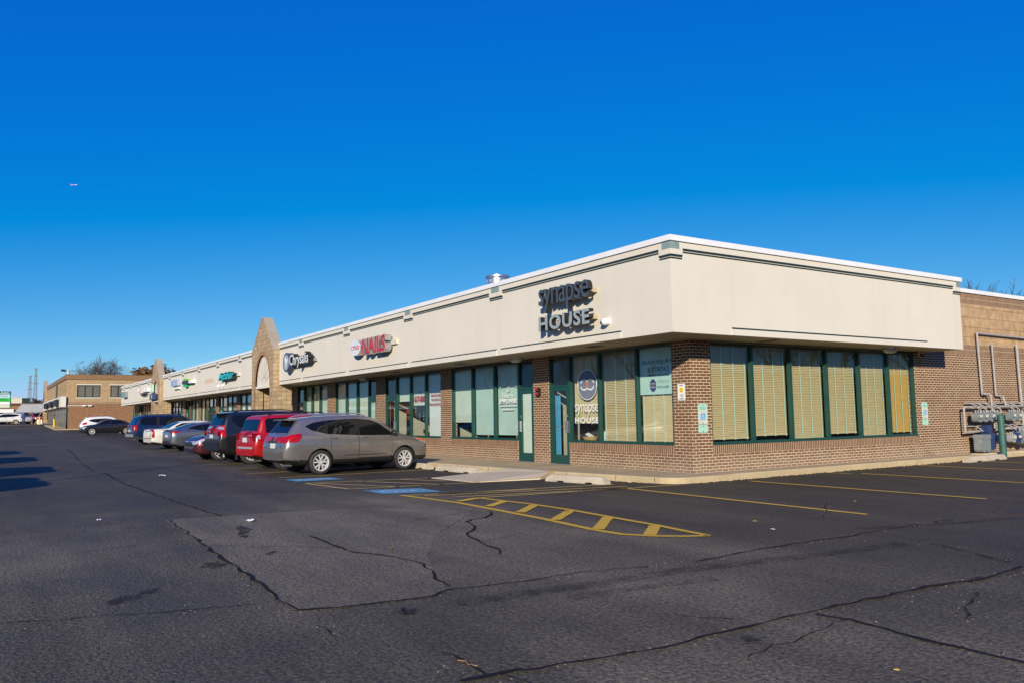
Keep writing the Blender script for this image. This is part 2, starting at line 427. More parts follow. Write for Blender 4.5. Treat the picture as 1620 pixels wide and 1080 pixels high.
GD={'cracks':[(0.05,[(-13.54,-10.32),(-8.42,-10.43),(-4.75,-10.34),(-2.1,-10.26),(-0.04,-10.14)]),(0.035,[(-36.65,-9.62),(-27.44,-9.96),(-21.62,-10.24),(-16.38,-10.43),(-14.38,-10.48)]),(0.05,[(-0.1,-10.9),(1.0,-10.93),(2.22,-10.98),(3.46,-11.05),(4.25,-11.07),(4.97,-11.08),(5.82,-11.13),(6.26,-11.18),(6.72,-11.15)]),(0.03,[(6.72,-11.16),(6.83,-10.85),(6.88,-10.43),(6.92,-10.09),(6.77,-9.85),(6.83,-9.51),(6.88,-9.18),(6.86,-8.85),(6.85,-8.48),(6.99,-8.0),(7.12,-7.46),(7.03,-6.4),(7.0,-5.62),(7.06,-4.75),(6.99,-4.07),(7.0,-3.45),(6.99,-2.3)]),(0.05,[(2.92,-9.77),(3.31,-9.78),(4.07,-9.79),(4.45,-9.79),(4.77,-9.63),(5.19,-9.53),(5.57,-9.5),(5.92,-9.59),(6.3,-9.76),(6.65,-9.8)]),(0.045,[(2.17,-6.66),(2.43,-6.78),(2.79,-7.11),(2.84,-7.38),(2.98,-7.53),(3.49,-7.68),(3.66,-7.79),(3.95,-8.07),(4.3,-8.22),(4.76,-8.35),(5.21,-8.41),(5.4,-8.49),(5.54,-8.58)]),(0.018,[(2.6,-8.68),(2.41,-8.11),(2.19,-7.48),(1.95,-6.75)]),(0.018,[(-0.14,-10.79),(-0.06,-10.04),(0.07,-9.2),(0.21,-8.3)]),(0.018,[(-0.1,-13.02),(0.16,-12.36),(0.4,-11.69),(0.66,-11.07)]),(0.02,[(5.8,-13.09),(5.87,-12.85),(5.96,-12.63),(5.99,-12.4),(6.12,-12.16),(6.23,-11.71),(6.31,-11.36)]),(0.05,[(8.9,-10.96),(8.93,-10.72),(8.98,-10.5),(9.03,-10.18),(9.07,-9.8),(9.09,-9.43),(9.08,-9.01),(9.07,-8.58),(9.07,-8.15),(9.05,-7.78),(9.1,-7.26),(9.08,-7.04),(9.09,-6.61),(9.19,-6.11),(9.19,-5.72),(9.14,-5.11)]),(0.045,[(9.13,-8.13),(9.37,-8.06),(9.64,-8.1),(9.91,-8.13),(10.16,-8.12),(10.6,-8.12)]),(0.03,[(8.38,-10.79),(8.54,-10.76),(8.68,-10.77),(8.89,-10.78)]),(0.03,[(4.82,-1.99),(5.11,-2.45),(5.42,-2.84),(5.85,-3.52)]),(0.02,[(7.9,-4.47),(8.27,-4.62),(8.68,-4.83),(8.97,-4.96)]),(0.02,[(9.44,-6.52),(9.54,-6.75),(9.63,-7.05),(9.8,-7.29),(9.86,-7.45)]),(0.02,[(8.59,-8.93),(8.75,-8.84),(8.88,-8.72)]),(0.015,[(7.24,-11.2),(7.46,-11.18),(7.64,-11.2),(7.75,-11.21)])],'patch':[(-0.1,-10.9),(2.22,-10.98),(4.25,-11.07),(5.82,-11.13),(6.72,-11.15),(6.83,-10.85),(6.88,-10.43),(6.92,-10.09),(6.77,-9.85),(6.0,-9.59),(5.16,-9.26),(3.55,-8.3),(1.97,-6.77),(1.47,-7.1),(0.63,-7.81),(0.21,-8.3),(-0.05,-9.66)],'patch2':[(-13.82,-8.78),(-16.75,-6.65),(-11.51,-6.17),(-7.51,-6.92),(-6.75,-7.54),(-7.25,-8.6),(-8.95,-8.98)],'oil':[[(5.58,-12.4),(5.33,-12.25),(5.26,-12.1),(5.18,-11.92),(5.36,-12.01),(5.57,-12.19)],[(4.32,-11.4),(4.14,-11.28),(4.07,-11.14),(4.28,-11.11),(4.54,-11.28)],[(1.43,-10.33),(1.29,-10.2),(1.55,-10.18),(1.73,-10.16),(2.12,-10.32),(2.6,-10.5),(2.24,-10.44)],[(3.92,-10.59),(3.8,-10.48),(3.95,-10.49),(4.11,-10.61)],[(7.22,-10.55),(7.14,-10.46),(7.25,-10.43),(7.37,-10.48),(7.37,-10.54)],[(9.21,-9.02),(9.22,-8.92),(9.33,-8.95),(9.34,-9.06)],[(9.12,-6.07),(9.15,-5.9),(9.2,-5.75),(9.26,-6.07)]],'outer':[(-1.18,-6.58),(0.73,-6.4),(1.86,-6.44),(3.44,-6.52),(4.74,-6.65),(5.25,-6.63),(5.59,-6.43),(5.83,-6.17),(5.99,-5.89)],'inner':[(0.21,-5.72),(1.72,-5.56),(2.88,-5.57),(4.25,-5.69),(4.93,-5.74),(5.49,-5.83),(5.99,-5.89)],'bars':[[(0.31,-5.77),(0.55,-6.3)],[(1.06,-5.67),(1.57,-6.3)],[(1.91,-5.63),(2.6,-6.37)],[(2.92,-5.65),(3.65,-6.48)],[(3.88,-5.7),(4.76,-6.61)],[(4.96,-5.8),(5.53,-6.43)]],'aisleA':[(-1.03,-6.51),(-0.27,-2.09)],'aisleB':[(0.23,-5.7),(0.76,-1.18)],'aisD':[[(-0.69,-6.21),(0.23,-2.51)],[(-0.16,-5.97),(0.91,-1.35)],[(-0.09,-6.39),(-0.4,-4.41)]],'a2':[[(-5.3,-7.04),(-4.99,-5.88),(-4.73,-4.21)],[(-5.26,-7.06),(-3.13,-6.84)],[(-3.13,-6.84),(-2.84,-5.73),(-2.69,-3.92)]],'a2D':[[(-5.05,-6.88),(-2.86,-5.75)],[(-4.93,-5.9),(-2.72,-4.78)],[(-4.82,-4.85),(-3.69,-4.34)]],'l1':[(0.51,-2.52),(5.98,-2.7)],'l2':[(1.11,0.55),(6.01,0.52)],'l3':[(0.68,3.7),(1.33,3.76)],'l3b':[(1.44,4.01),(5.22,3.98)],'l4':[(0.55,7.52),(3.66,7.51)],'l5':[(1.16,10.2),(2.46,10.21)],'st':[[(-7.46,-7.01),(-7.52,-2.5)],[(-9.67,-7.23),(-9.52,-6.18)],[(-12.15,-7.17),(-12.11,-6.19)],[(-15.13,-7.06),(-14.86,-5.42)],[(-18.69,-6.82),(-18.28,-5.63)],[(-21.86,-6.67),(-21.96,-5.5)],[(-25.45,-6.55),(-25.77,-5.75)]],'blue1':[(-6.71,-7.09),(-5.9,-7.04),(-5.83,-5.9),(-6.61,-6.0)],'blue2':[(-2.64,-6.77),(-1.64,-6.74),(-1.26,-5.64),(-2.26,-5.63)],'ramp':[(-4.56,-4.17),(-2.81,-4.05),(-2.42,-2.37),(-4.26,-0.88),(-5.17,-1.1)],'drain':[(6.86,-1.03),(6.86,-0.67),(7.18,-0.42),(7.48,-1.09),(7.26,-1.34)],'bits':[(0.92,-9.96),(-10.37,-9.24),(6.15,-4.93),(5.5,-4.5),(4.88,-1.36),(0.08,4.66),(8.64,-10.76),(4.48,-9.35),(4.58,-9.15),(10.2,-8.86),(-0.71,-11.76),(-0.94,-11.44),(-6.14,-11.12)],'poleshadow':[(-11.81,-11.01),(-13.08,-9.21),(-16.97,-6.34)],'kerbL':[(-0.52,-1.35),(-5.35,-1.95),(-7.5,-2.31)]}
# ------------------------------------------------------------------ ground
XB = [-900, -123.4, -110, -95, -80, -60, -40, -20, 0, 20, 60, 300]
def sheet(name, x0, x1, y0, y1, z, m, kind='structure'):
    b = MB(); xs = [x0] + [x for x in XB if x0 < x < x1] + [x1]
    for i in range(len(xs)-1):
        b.quad((xs[i], y0, g(xs[i])+z), (xs[i+1], y0, g(xs[i+1])+z), (xs[i+1], y1, g(xs[i+1])+z), (xs[i], y1, g(xs[i])+z))
    return tag(b.build(name, m), kind=kind)
M_['earth'] = plain('winter_grass', (.085,.085,.03), .95, 0, .35, .6)
sheet('ground', -900, 300, -700, 700, -.03, M_['earth'])
sheet('parking_lot', -112, 60, -70, 80, 0, M_['asphalt'])
sheet('street', -128, -117.6, -300, 300, .0, M_['asphalt'])
sheet('pavement', -116.2, -114.6, -300, 300, .02, M_['concrete'])
def gpoly(pts, z):
    return [(p[0], p[1], g(p[0]) + z) for p in pts]
def flat(name, polys, z, m):
    b = MB()
    for p in polys: b.poly(gpoly(p, z))
    for f in b.f: pass
    o = b.build(name, m)
    me = o.data
    for p in me.polygons:
        if p.normal.z < 0: p.flip()
    return tag(o, kind='structure')
def wob(pts, a, k=3):
    """subdivide an outline and roughen it"""
    out = []; n = len(pts)
    for i in range(n):
        p, q = pts[i], pts[(i+1) % n]
        for j in range(k):
            t = j/k; out.append((p[0]+(q[0]-p[0])*t + random.uniform(-a, a), p[1]+(q[1]-p[1])*t + random.uniform(-a, a)))
    return out
flat('asphalt_patch', [wob(GD['patch'], .05, 3)], .004, M_['asphalt_patch'])
flat('asphalt_patch', [wob(GD['patch2'], .06, 4)], .004, asphalt('grey_asphalt_patch', (.080,.068,.048), (.10,.084,.06), .9, .25))
flat('oil_stain', [wob(p, .05, 4) for p in GD['oil']], .008, M_['oil'])
b = MB()     # faint curved tyre marks swept through the side lot
for w_, pts in ((.22, [(7.24,-10.07),(7.28,-9.3),(7.34,-8.6),(7.37,-7.71),(7.46,-6.9),(7.57,-6.01),(7.74,-4.68)]), (.16, [(7.64,-9.25),(7.66,-8.59),(7.79,-7.74)]), (.18, [(6.74,-4.02),(7.1,-2.95),(7.32,-2.11),(7.46,-1.42)])):
    b.strip(pts, w_, .0065, 0, jag=.25)
o = b.build('tyre_mark', M_['skid'])
for p in o.data.polygons:
    if p.normal.z < 0: p.flip()
tag(o, kind='structure')
def wander(pts, amp):
    out = []
    for i in range(len(pts)-1):
        p, q = Vector(pts[i]), Vector(pts[i+1]); L = (q-p).length; k = max(2, int(L/.16)); nn = Vector((-(q-p).y, (q-p).x)).normalized()
        for j in range(k):
            e = 0 if j == 0 else random.uniform(-amp, amp)
            out.append(tuple(p.lerp(q, j/k) + nn*e))
    return out + [pts[-1]]
b = MB()
for w, pts in GD['cracks']:
    fine = wander(pts, .028); i = 0; ph = random.random()*9
    while i < len(fine)-2:            # sealed cracks swell, thin out and break off
        n = random.randrange(7, 22); seg = fine[i:i+n+1]
        if len(seg) > 2:
            k = .28 + .62*abs(math.sin(ph + i*.11))*random.uniform(.6, 1)
            b.strip(seg, w*k, .012, 0, jag=.8)
        i += n + (random.randrange(1, 4) if random.random() < .22 and w < .045 else 0)
    for rep in range(1):       # hairline branches beside the sealed cracks
        if w > .03 and len(pts) > 4:
            i = random.randrange(1, len(pts)-2); p = Vector(pts[i]); a = random.uniform(0, 2*PI)
            br = [tuple(p + Vector((math.cos(a), math.sin(a)))*t*random.uniform(.3, .6)) for t in range(0, 4)]
            b.strip(wander(br, .05), .009, .0125, 0, jag=.8)
tag(b.build('asphalt_crack', M_['tar']), kind='structure')
# loose pale grit along the crumbling cracks
b = MB()
for w, pts in GD['cracks']:
    if pts[0][0] < -12: continue
    for i in range(len(pts)-1):
        p, q = Vector(pts[i]), Vector(pts[i+1])
        for k in range(int((q-p).length*16)):
            c = p.lerp(q, random.random()) + Vector((random.gauss(0, .10), random.gauss(0, .10))); r = random.uniform(.003, .008)
            b.obox(Matrix.Translation((c.x, c.y, .004)) @ Matrix.Rotation(random.random()*6, 4, 'Z'), r*2, r*1.3, r*.8)
tag(b.build('grit', plain('pale_grit', (.17,.14,.11), .9, 0, .4, 30)), kind='stuff')
def lines(name, segs, m, z=.008):
    b = MB()
    for w, pts in segs: b.strip(wander(pts, .004) if len(pts) == 2 else pts, w, z, 0, jag=.06)
    o = b.build(name, m)
    for p in o.data.polygons:
        if p.normal.z < 0: p.flip()
    return tag(o, kind='structure')
for k in ('l1', 'l2', 'l3b', 'l4', 'l5'): lines('parking_line', [(.11, GD[k])], M_['lineyellow'])
lines('parking_line', [(.11, GD['l3'])], M_['linefaded'])
for s in GD['st']:
    a, c = s; d = (Vector(c)-Vector(a)).normalized(); lines('parking_line', [(.11, [a, (a[0]+.0, -2.6)])], M_['linefaded'])
lines('hatched_island_marking', [(.11, GD['outer']), (.10, GD['inner'])], M_['linefresh'])
lines('hatched_island_marking', [(.16, p) for p in GD['bars']], M_['linefresh'], .0125)
lines('access_aisle_marking', [(.11, GD['aisleA']), (.11, GD['aisleB']), (.11, [(-.75,-6.3), (.30,-2.2)]), (.11, [(-.2,-6.0), (.62,-2.6)]), (.11, [(-.95,-5.9), (-.45,-4.0)])], M_['linefaded'])
lines('access_aisle_marking', [(.11, [(-5.28,-7.04), (-4.72,-4.2)]), (.11, [(-5.26,-7.06), (-3.13,-6.84)]), (.11, [(-3.13,-6.84), (-2.69,-3.92)]), (.11, [(-5.05,-6.85), (-2.86,-5.75)]), (.11, [(-4.95,-5.9), (-2.74,-4.8)]), (.11, [(-4.82,-4.9), (-3.5,-4.3)])], M_['linefaded'])
def wheelchair(name, quad):
    q = [Vector(p) for p in quad]
    def P(u, v): return q[0].lerp(q[1], u).lerp(q[3].lerp(q[2], u), v)
    b = MB(); b.poly(gpoly([tuple(p) for p in q], .010), 0)
    def ln(pts, w):
        pp = [P(u, v) for u, v in pts]
        b.strip([tuple(p) for p in pp], w, .0145, 1)
    ln([(.46,.80), (.46,.52), (.66,.52), (.76,.30), (.84,.31)], .055); ln([(.47,.66), (.62,.66)], .05)
    ln([(.50+.19*math.cos(t), .36+.19*math.sin(t)) for t in [R(115+i*24) for i in range(11)]], .05)
    ln([(.42,.88), (.50,.88)], .09)
    o = b.build(name, [M_['blueline'], M_['whiteline']])
    for p in o.data.polygons:
        if p.normal.z < 0: p.flip()
    return tag(o, kind='structure')
wheelchair('accessible_bay_symbol', GD['blue1']); wheelchair('accessible_bay_symbol', GD['blue2'])
# ------------------------------------------------------------------ pavement round the shops
KERB = [(-130,-2.2), (-9,-2.2), (-5.6,-2.0), (-2,-1.62), (.1,-1.27)]
def kerb(x):
    for (a, ya), (b_, yb) in zip(KERB, KERB[1:]):
        if a <= x <= b_: return ya + (yb-ya)*(x-a)/(b_-a)
    return -1.27
b = MB()
x = -80.0
while x < .05:
    x1 = min(x+1.52, .1); gap = .009; a, c = x+gap, x1-gap
    z0, z1 = g(x)+.13, g(x1)+.13
    ya, yc = kerb(a), kerb(c); yi = .05
    top = [(a,ya+.02,z0), (c,yc+.02,z1), (c,yi,z1), (a,yi,z0)]
    b.poly(top); b.poly([(a,ya,z0-.03), (c,yc,z1-.03), top[1], top[0]]); b.poly([(a,ya,-.05+g(x)), (c,yc,-.05+g(x1)), (c,yc,z1-.03), (a,ya,z0-.03)])
    b.poly([(c,yc,-.05), (c,yi,-.05), top[2], top[1]]); b.poly([(a,yi,-.05), (a,ya,-.05), top[0], top[3]])
    x = x1
# rounded corner and the strip along the side wall
corner = [(.11,-1.27)] + [(.11+.52*math.sin(R(t)), -.75-.52*math.cos(R(t))) for t in (15, 35, 55, 75, 90)]
corner += [(.63,.6), (-.05,.6), (-.05,.06), (.11,.06)]
n = len(corner)
b.poly([(p[0], p[1], .13) for p in corner])
for i in range(n):
    p, q = corner[i], corner[(i+1) % n]; b.quad((p[0],p[1],-.05), (q[0],q[1],-.05), (q[0],q[1],.13), (p[0],p[1],.13))
y = .615
while y < 22:
    y1 = y+1.7; xe = .60 - .07*min(1, max(0, (y-.6)/6)); xf = .60 - .07*min(1, max(0, (y1-.6)/6))
    b.poly([(-.05,y,.13), (xe-.02,y,.13), (xf-.02,y1-.016,.13), (-.05,y1-.016,.13)])
    b.quad((xe,y,-.05), (xf,y1-.016,-.05), (xf,y1-.016,.10), (xe,y,.10)); b.quad((xe,y,.10), (xf,y1-.016,.10), (xf-.02,y1-.016,.13), (xe-.02,y,.13))
    b.quad((-.05,y,-.05), (xe,y,-.05), (xe,y,.13), (-.05,y,.13)); b.quad((-.05,y1-.016,-.05), (-.05,y1-.016,.13), (xf,y1-.016,.13), (xf,y1-.016,-.05))
    y = y1
tag(b.build('sidewalk', M_['concrete']), kind='structure')
# crumbs of broken kerb on the asphalt along its foot
b = MB()
for k in range(420):
    if k % 3: yy = random.uniform(-.6, 12); c = (.62+abs(random.gauss(0, .05)) - .05*min(1, max(0, yy/6)), yy)
    else: xx = random.uniform(-7, .1); c = (xx, kerb(xx)-abs(random.gauss(0, .06)))
    r = random.uniform(.008, .03)
    b.obox(Matrix.Translation((c[0], c[1], r*.4)) @ Matrix.Rotation(random.random()*6, 4, 'Z'), r*2, r*1.2, r*.8)
tag(b.build('rubble', M_['concrete']), kind='stuff')
# pale mortar splash where the walls meet the pavement
b = MB()
b.strip(wander([(-16,-.035), (.03,-.035)], .012), .07, .136, jag=.6); b.strip(wander([(.035,-.03), (.035,12)], .012), .07, .136, jag=.6)
tag(b.build('mortar_seam', plain('mortar_splash', (.60,.56,.48), .9, 0, .2, 8)), kind='structure')
# kerb ramp
b = MB()
A = [(-4.62,-4.15), (-2.78,-4.02), (-2.45,-2.45), (-2.9,-1.72), (-4.75,-1.92), (-5.05,-2.5)]
zt = [.012, .012, .03, .136, .136, .04]
b.poly([(p[0], p[1], z) for p, z in zip(A, zt)])
b.poly([(p[0], p[1], -.02) for p in reversed(A)])
for i in range(len(A)):
    j = (i+1) % len(A); b.quad((*A[i], -.02), (*A[j], -.02), (*A[j], zt[j]), (*A[i], zt[i]))
o = b.build('kerb_ramp', M_['concrete2']); tag(o, kind='structure')
b = MB()
b.quad((-2.78,-4.02,.018), (-2.90,-4.02,.018), (-2.56,-2.46,.037), (-2.45,-2.45,.036)); b.quad((-2.56,-2.46,.037), (-2.45,-2.45,.036), (-2.9,-1.76,.142), (-3.0,-1.78,.142))
tag(b.build('ramp_edge_marking', M_['linefresh']), kind='structure')
# wheel stops
def wheel_stop(p, q, label):
    p = Vector((*p, 0)); q = Vector((*q, 0)); L = (q-p).length; d = (q-p)/L; c = (p+q)/2
    h, w = .15, .2
    prof = [(-L/2,0), (-L*.30,0), (-L*.285,.03), (-L*.185,.03), (-L*.17,0), (L*.17,0), (L*.185,.03), (L*.285,.03), (L*.30,0), (L/2,0), (L/2-.02,.07), (L/2-.14,h), (-L/2+.14,h), (-L/2+.02,.07)]
    M = frame(c, d, (0, 0, 1)); b = MB(); n = len(prof)
    f = [M @ Vector((x, z, (w/2 if z < .04 else (w/2-.012 if z < .1 else w/2-.05)))) for x, z in prof]
    k = [M @ Vector((x, z, -(w/2 if z < .04 else (w/2-.012 if z < .1 else w/2-.05)))) for x, z in prof]
    b.add(f, [tuple(range(n))]); b.add(k, [tuple(range(n-1, -1, -1))])
    b.add(f+k, [(i, n+i, n+(i+1) % n, (i+1) % n) for i in range(n)])
    return tag(b.build('wheel_stop', M_['stopconc'], loc=c), label, 'wheel stop', 'concrete wheel stops along the pavement')
wheel_stop((-2.05,-2.52), (-.32,-2.2), 'concrete wheel stop right of the kerb ramp, in front of the corner shop windows')
wheel_stop((-7.1,-2.66), (-5.0,-2.52), 'concrete wheel stop left of the pale kerb ramp, clear of any car')
wheel_stop((-9.5,-2.6), (-7.65,-2.6), 'concrete wheel stop half hidden by the front tyre of the grey crossover')
wheel_stop((.98,9.5), (.88,11.75), 'concrete wheel stop on the side wall, beside the green bollard')
# storm drain
b = MB(); M = Matrix.Translation((7.4,-.85,.01))
b.prism(rrect(.95, .6, .04), M, -.01, .004, 0)
for i in range(9): b.obox(Matrix.Translation((7.4-.4+i*.1,-.85,.0165)), .045, .46, .004, 1)
tag(b.build('storm_drain', [plain('rusty_iron', (.075,.045,.04), .8, .3, .3, 8), M_['black']]), kind='structure')
# ------------------------------------------------------------------ the row of shops
A_, B_ = 1.504, 1.027          # how far the white fascia hangs out in front of / beside the brick walls
ZF0, ZF1 = 3.13, 5.14
ZS = .757                      # window sill
ZH = 3.09                      # window head
mall = thing('strip_mall', 'long single-storey row of shops with cream fascia, brown brick walls and two stone gables', 'shop building', (-20, 0, .0))
def PF(s, d, z): return (s, d, z)
def PS(s, d, z): return (-d, s, z)
def wbox(b, P, s0, s1, d0, d1, z0, z1, m=0):
    p = P(s0, d0, z0); q = P(s1, d1, z1)
    b.box(p[0], q[0], p[1], q[1], z0, z1, m)
def slats(b, P, s0, s1, z0, z1, d, pitch, tilt, m=0, w=.05):
    z = z0; 
    while z < z1:
        dz = w*.5*math.sin(tilt); dd = w*.5*math.cos(tilt); t = .0015
        e = random.uniform(-.0015, .0015)
        a = [P(s0, d-dd, z-dz+e), P(s1, d-dd, z-dz-e), P(s1, d+dd, z+dz-e), P(s0, d+dd, z+dz+e)]
        c = [(p[0], p[1], p[2]+t*2) for p in a]
        b.add(a+c, [(0,1,2,3), (7,6,5,4), (0,4,5,1), (1,5,6,2), (2,6,7,3), (3,7,4,0)], m)
        z += pitch
def window(P, s0, s1, z0=ZS, z1=ZH, blind=None, bz=None, label=None, bm='shade', fill=True, tapes=4, glassm='glass', dots=None):
    b = MB(); fw = .036
    wbox(b, P, s0, s0+fw, .02, .13, z0, z1); wbox(b, P, s1-fw, s1, .02, .13, z0, z1)
    wbox(b, P, s0+fw, s1-fw, .02, .13, z0, z0+.05); wbox(b, P, s0+fw, s1-fw, .03, .13, z1-.05, z1)
    wbox(b, P, s0, s1, -.018, .022, z0-.012, z0+.03)      # sill nose
    w = b.build('window', M_['green'], mall)
    if label: w['label'] = label
    b = MB(); b.quad(P(s0+fw,.075,z0+.05), P(s1-fw,.075,z0+.05), P(s1-fw,.075,z1-.05), P(s0+fw,.075,z1-.05)); b.build('pane', M_[glassm], w)
    a, c = s0+fw+.012, s1-fw-.012
    if blind == 'shade':
        b = MB(); zb = bz or z0+.06
        wbox(b, P, a, c, .155, .16, zb, z1-.06); wbox(b, P, a, c, .148, .168, zb-.02, zb)
        b.build('roller_shade', M_[bm], w)
    elif blind in ('open', 'closed'):
        zb = bz or z0+.10
        b = MB(); slats(b, P, a, c, zb, z1-.06, .185, .0425 if blind == 'open' else .043, R(48 if blind == 'open' else 76), w=.05)
        wbox(b, P, a, c, .165, .205, zb-.045, zb-.022)
        o = b.build('wood_blind', M_['slat' if bm == 'shade' else bm], w)
        b = MB()
        for i in range(tapes):
            sc_ = a + (c-a)*(.06 + .88*i/(tapes-1)); wbox(b, P, sc_-.014, sc_+.014, .1555, .1575, zb-.04, z1-.06)
            wbox(b, P, sc_-.018, sc_+.02, .150, .154, zb-.06, zb-.02)
        b.build('blind_tape', M_['tape'], w)
    elif blind == 'white':
        zb = bz or z0+.06
        b = MB(); slats(b, P, a, c, zb, z1-.06, .175, .034, R(78), w=.036); b.build('venetian_blind', M_['white'], w)
    return w
def door(P, s0, s1, label=None, shade=None, handle_right=True, floor=.13, close=True):
    b = MB(); zt = 2.30; f = .05
    wbox(b, P, s0, s0+f, .02, .13, floor, ZH); wbox(b, P, s1-f, s1, .02, .13, floor, ZH)
    wbox(b, P, s0+f, s1-f, .02, .13, zt-.055, zt); wbox(b, P, s0+f, s1-f, .03, .13, ZH-.05, ZH)
    w = b.build('door_frame', M_['green'], mall)
    b = MB(); b.quad(P(s0+f,.08,zt), P(s1-f,.08,zt), P(s1-f,.08,ZH-.05), P(s0+f,.08,ZH-.05)); b.build('transom_pane', M_['glass'], w)
    # leaf
    b = MB(); a, c = s0+f+.008, s1-f-.008; st = .095; z0 = floor+.02; z1 = zt-.062
    wbox(b, P, a, a+st, .035, .085, z0, z1); wbox(b, P, c-st, c, .035, .085, z0, z1)
    wbox(b, P, a+st, c-st, .035, .085, z0, z0+.24); wbox(b, P, a+st, c-st, .035, .085, z1-.10, z1)
    wbox(b, P, s0, s1, .0, .03, floor-.01, floor+.018, 1)
    leaf = b.build('door', [M_['green'], M_['steel']], mall)
    if label: leaf['label'] = label
    b = MB(); b.quad(P(a+st,.06,z0+.24), P(c-st,.06,z0+.24), P(c-st,.06,z1-.10), P(a+st,.06,z1-.10)); b.build('pane', M_['glass'], leaf)
    hs = (c-st*.5) if handle_right else (a+st*.5)
    b = MB(); wbox(b, P, hs-.045, hs+.045, -.03, .035, 1.0, 1.32); wbox(b, P, hs-.02, hs+.02, .02, .035, 1.42, 1.48); b.build('handle', M_['steel'], leaf)
    if shade:
        b = MB(); wbox(b, P, a+st-.02, c-st+.02, .1, .105, z0+.2, z1-.08); b.build('door_shade', M_[shade], leaf)
    return leaf
BRK, SOL = MB(), MB()
def lowwall(P, s0, s1, base=.0):
    wbox(BRK, P, s0, s1, 0, .2, base, ZS-.222); wbox(SOL, P, s0, s1, -.003, .2, ZS-.222, ZS-.0125)
def pier(P, s0, s1, top=ZF0+.1, base=0): wbox(BRK, P, s0, s1, 0, .24, base, top)
# --- side wall (faces the right-hand stalls)
EY = [.646, 2.10, 3.52, 4.96, 6.36, 7.70, 8.93]
lowwall(PS, EY[0]+.0, EY[-1]); BRK.box(-.24, 0, .24, EY[0], 0, ZF0+.1)
BRK.box(-.24, 0, EY[-1], 22, 0, 3.10)
bs = ['open']*5 + ['closed']; bms = ['slat']*5 + ['slat2']; bzs = [.90, .95, .82, .93, .82, .90]
rl = ['side window with raised tan blind nearest the corner']
for i in range(6): window(PS, EY[i], EY[i+1], blind=bs[i], bz=bzs[i], bm=bms[i], label='window with a closed amber wooden blind' if i == 5 else None)
b = MB(); wbox(b, PS, EY[-1]-.002, EY[-1]+.0, .02, .13, ZS, ZH)
# --- front wall, bays from the corner to the left
BRK.box(-.572, -.0, 0, .24, 0, ZF0+.1)
lowwall(PF, -4.552, -.572)
wl = window(PF, -4.552, -3.30, blind='closed', bz=1.29, label='window with oval emblem and white lettering')
wm = window(PF, -3.30, -1.846, blind='open', bz=.84)
wr = window(PF, -1.846, -.572, blind='closed', bz=.86, tapes=4, label='corner shop window with aqua poster above a blind')
dR = door(PF, -5.467, -4.552, label='green glazed door with blue board behind the glass')
pier(PF, -6.24, -5.467)
dL = door(PF, -7.066, -6.24, shade='whiteshade', label='green door with white shade behind the glass', handle_right=False)
lowwall(PF, -11.178, -7.066)
wa = window(PF, -11.178, -9.81, blind='shade', bz=1.30, bm='shade2')
wb = window(PF, -9.81, -8.44, blind='shade', bz=.90)
wc = window(PF, -8.44, -7.066, blind='shade', bz=.91, label='window with white cafe lettering on the shade')
pier(PF, -11.93, -11.178)
lowwall(PF, -15.627, -11.93)
wd = window(PF, -13.16, -11.93, blind='white', label='window with white venetian blind and red lettering')
we = window(PF, -14.40, -13.16, blind='shade', bz=1.93, bm='shade2', label='window with red telephone number on a white panel')
wf = window(PF, -15.627, -14.40, blind='shade', bz=2.10, bm='shade2')
dN = door(PF, -16.63, -15.627)
pier(PF, -17.50, -16.63)
dC = door(PF, -18.35, -17.50, shade='shade')
lowwall(PF, -22.12, -18.35)
for i in range(3): window(PF, -22.12+1.257*i, -22.12+1.257*(i+1), blind='shade', bz=.9, bm=('shade', 'shade', 'shade2')[i])
pier(PF, -23.10, -22.12)
lowwall(PF, -26.5, -23.10)
for i in range(3): window(PF, -26.5+1.1333*i, -26.5+1.1333*(i+1), blind='shade', bz=.9, bm=('shade', 'shade2', 'shade')[i])
door(PF, -27.45, -26.5)
pier(PF, -28.35, -27.45)
# further units repeat the same bay until the end of the strip
x = -28.35; k = 0
rnd = random.Random(3)
while x > -79:
    for first in (0, 1):
        if first: door(PF, x-.95, x, shade=None); x -= .95
        else: pass
        x0 = x-3.75; lowwall(PF, x0, x)
        for i in range(3):
            c = rnd.choice(['shade', None, 'shade', None, 'white'])
            window(PF, x0+1.25*i, x0+1.25*(i+1), blind=c, bz=.9 + (rnd.random()*.8 if rnd.random() < .3 else 0), bm=rnd.choice(['shade', 'shade2']))
        x = x0
        if not first: door(PF, x-.95, x, shade=rnd.choice([None, 'shade'])); x -= .95
        pier(PF, x-.85, x); x -= .85
        if x < -79: break
WEND = x
BRK.box(WEND-.001, WEND+.25, .2, 20, 0, 3.3); BRK.box(WEND, -.25, 20.001, 20.25, 0, 4.85)
# upper wall behind the fascia (front), tan block and soldier bands on the side wall
BRK.box(WEND, -.241, .12, .3, ZH+.04, ZF0+.1)
wall = BRK.build('brick_wall', M_['brick'], mall)
SOL.box(-.20, .004, 9.4, 22, 3.10, 3.265); SOL.box(-.20, .003, 9.4, 22, 3.27, 3.43)
SOL.box(-.20, .003, 9.4, 22, 4.68, 4.845); SOL.box(-.20, .004, 9.4, 22, 4.85, 5.02)
SOL.split_build('soldier_course', M_['soldier'], mall, bands=[(ZS-.222,ZS-.0125),(3.10,3.265),(3.27,3.43),(4.68,4.845),(4.85,5.02)])
b = MB(); b.box(-.2, 0, 9.3, 22, 3.431, 4.679); b.build('block_band', M_['block'], mall)
b = MB(); b.box(-.35, .05, 9.72, 22.05, 5.0205, 5.14); b.build('wall_coping', M_['coping'], mall)
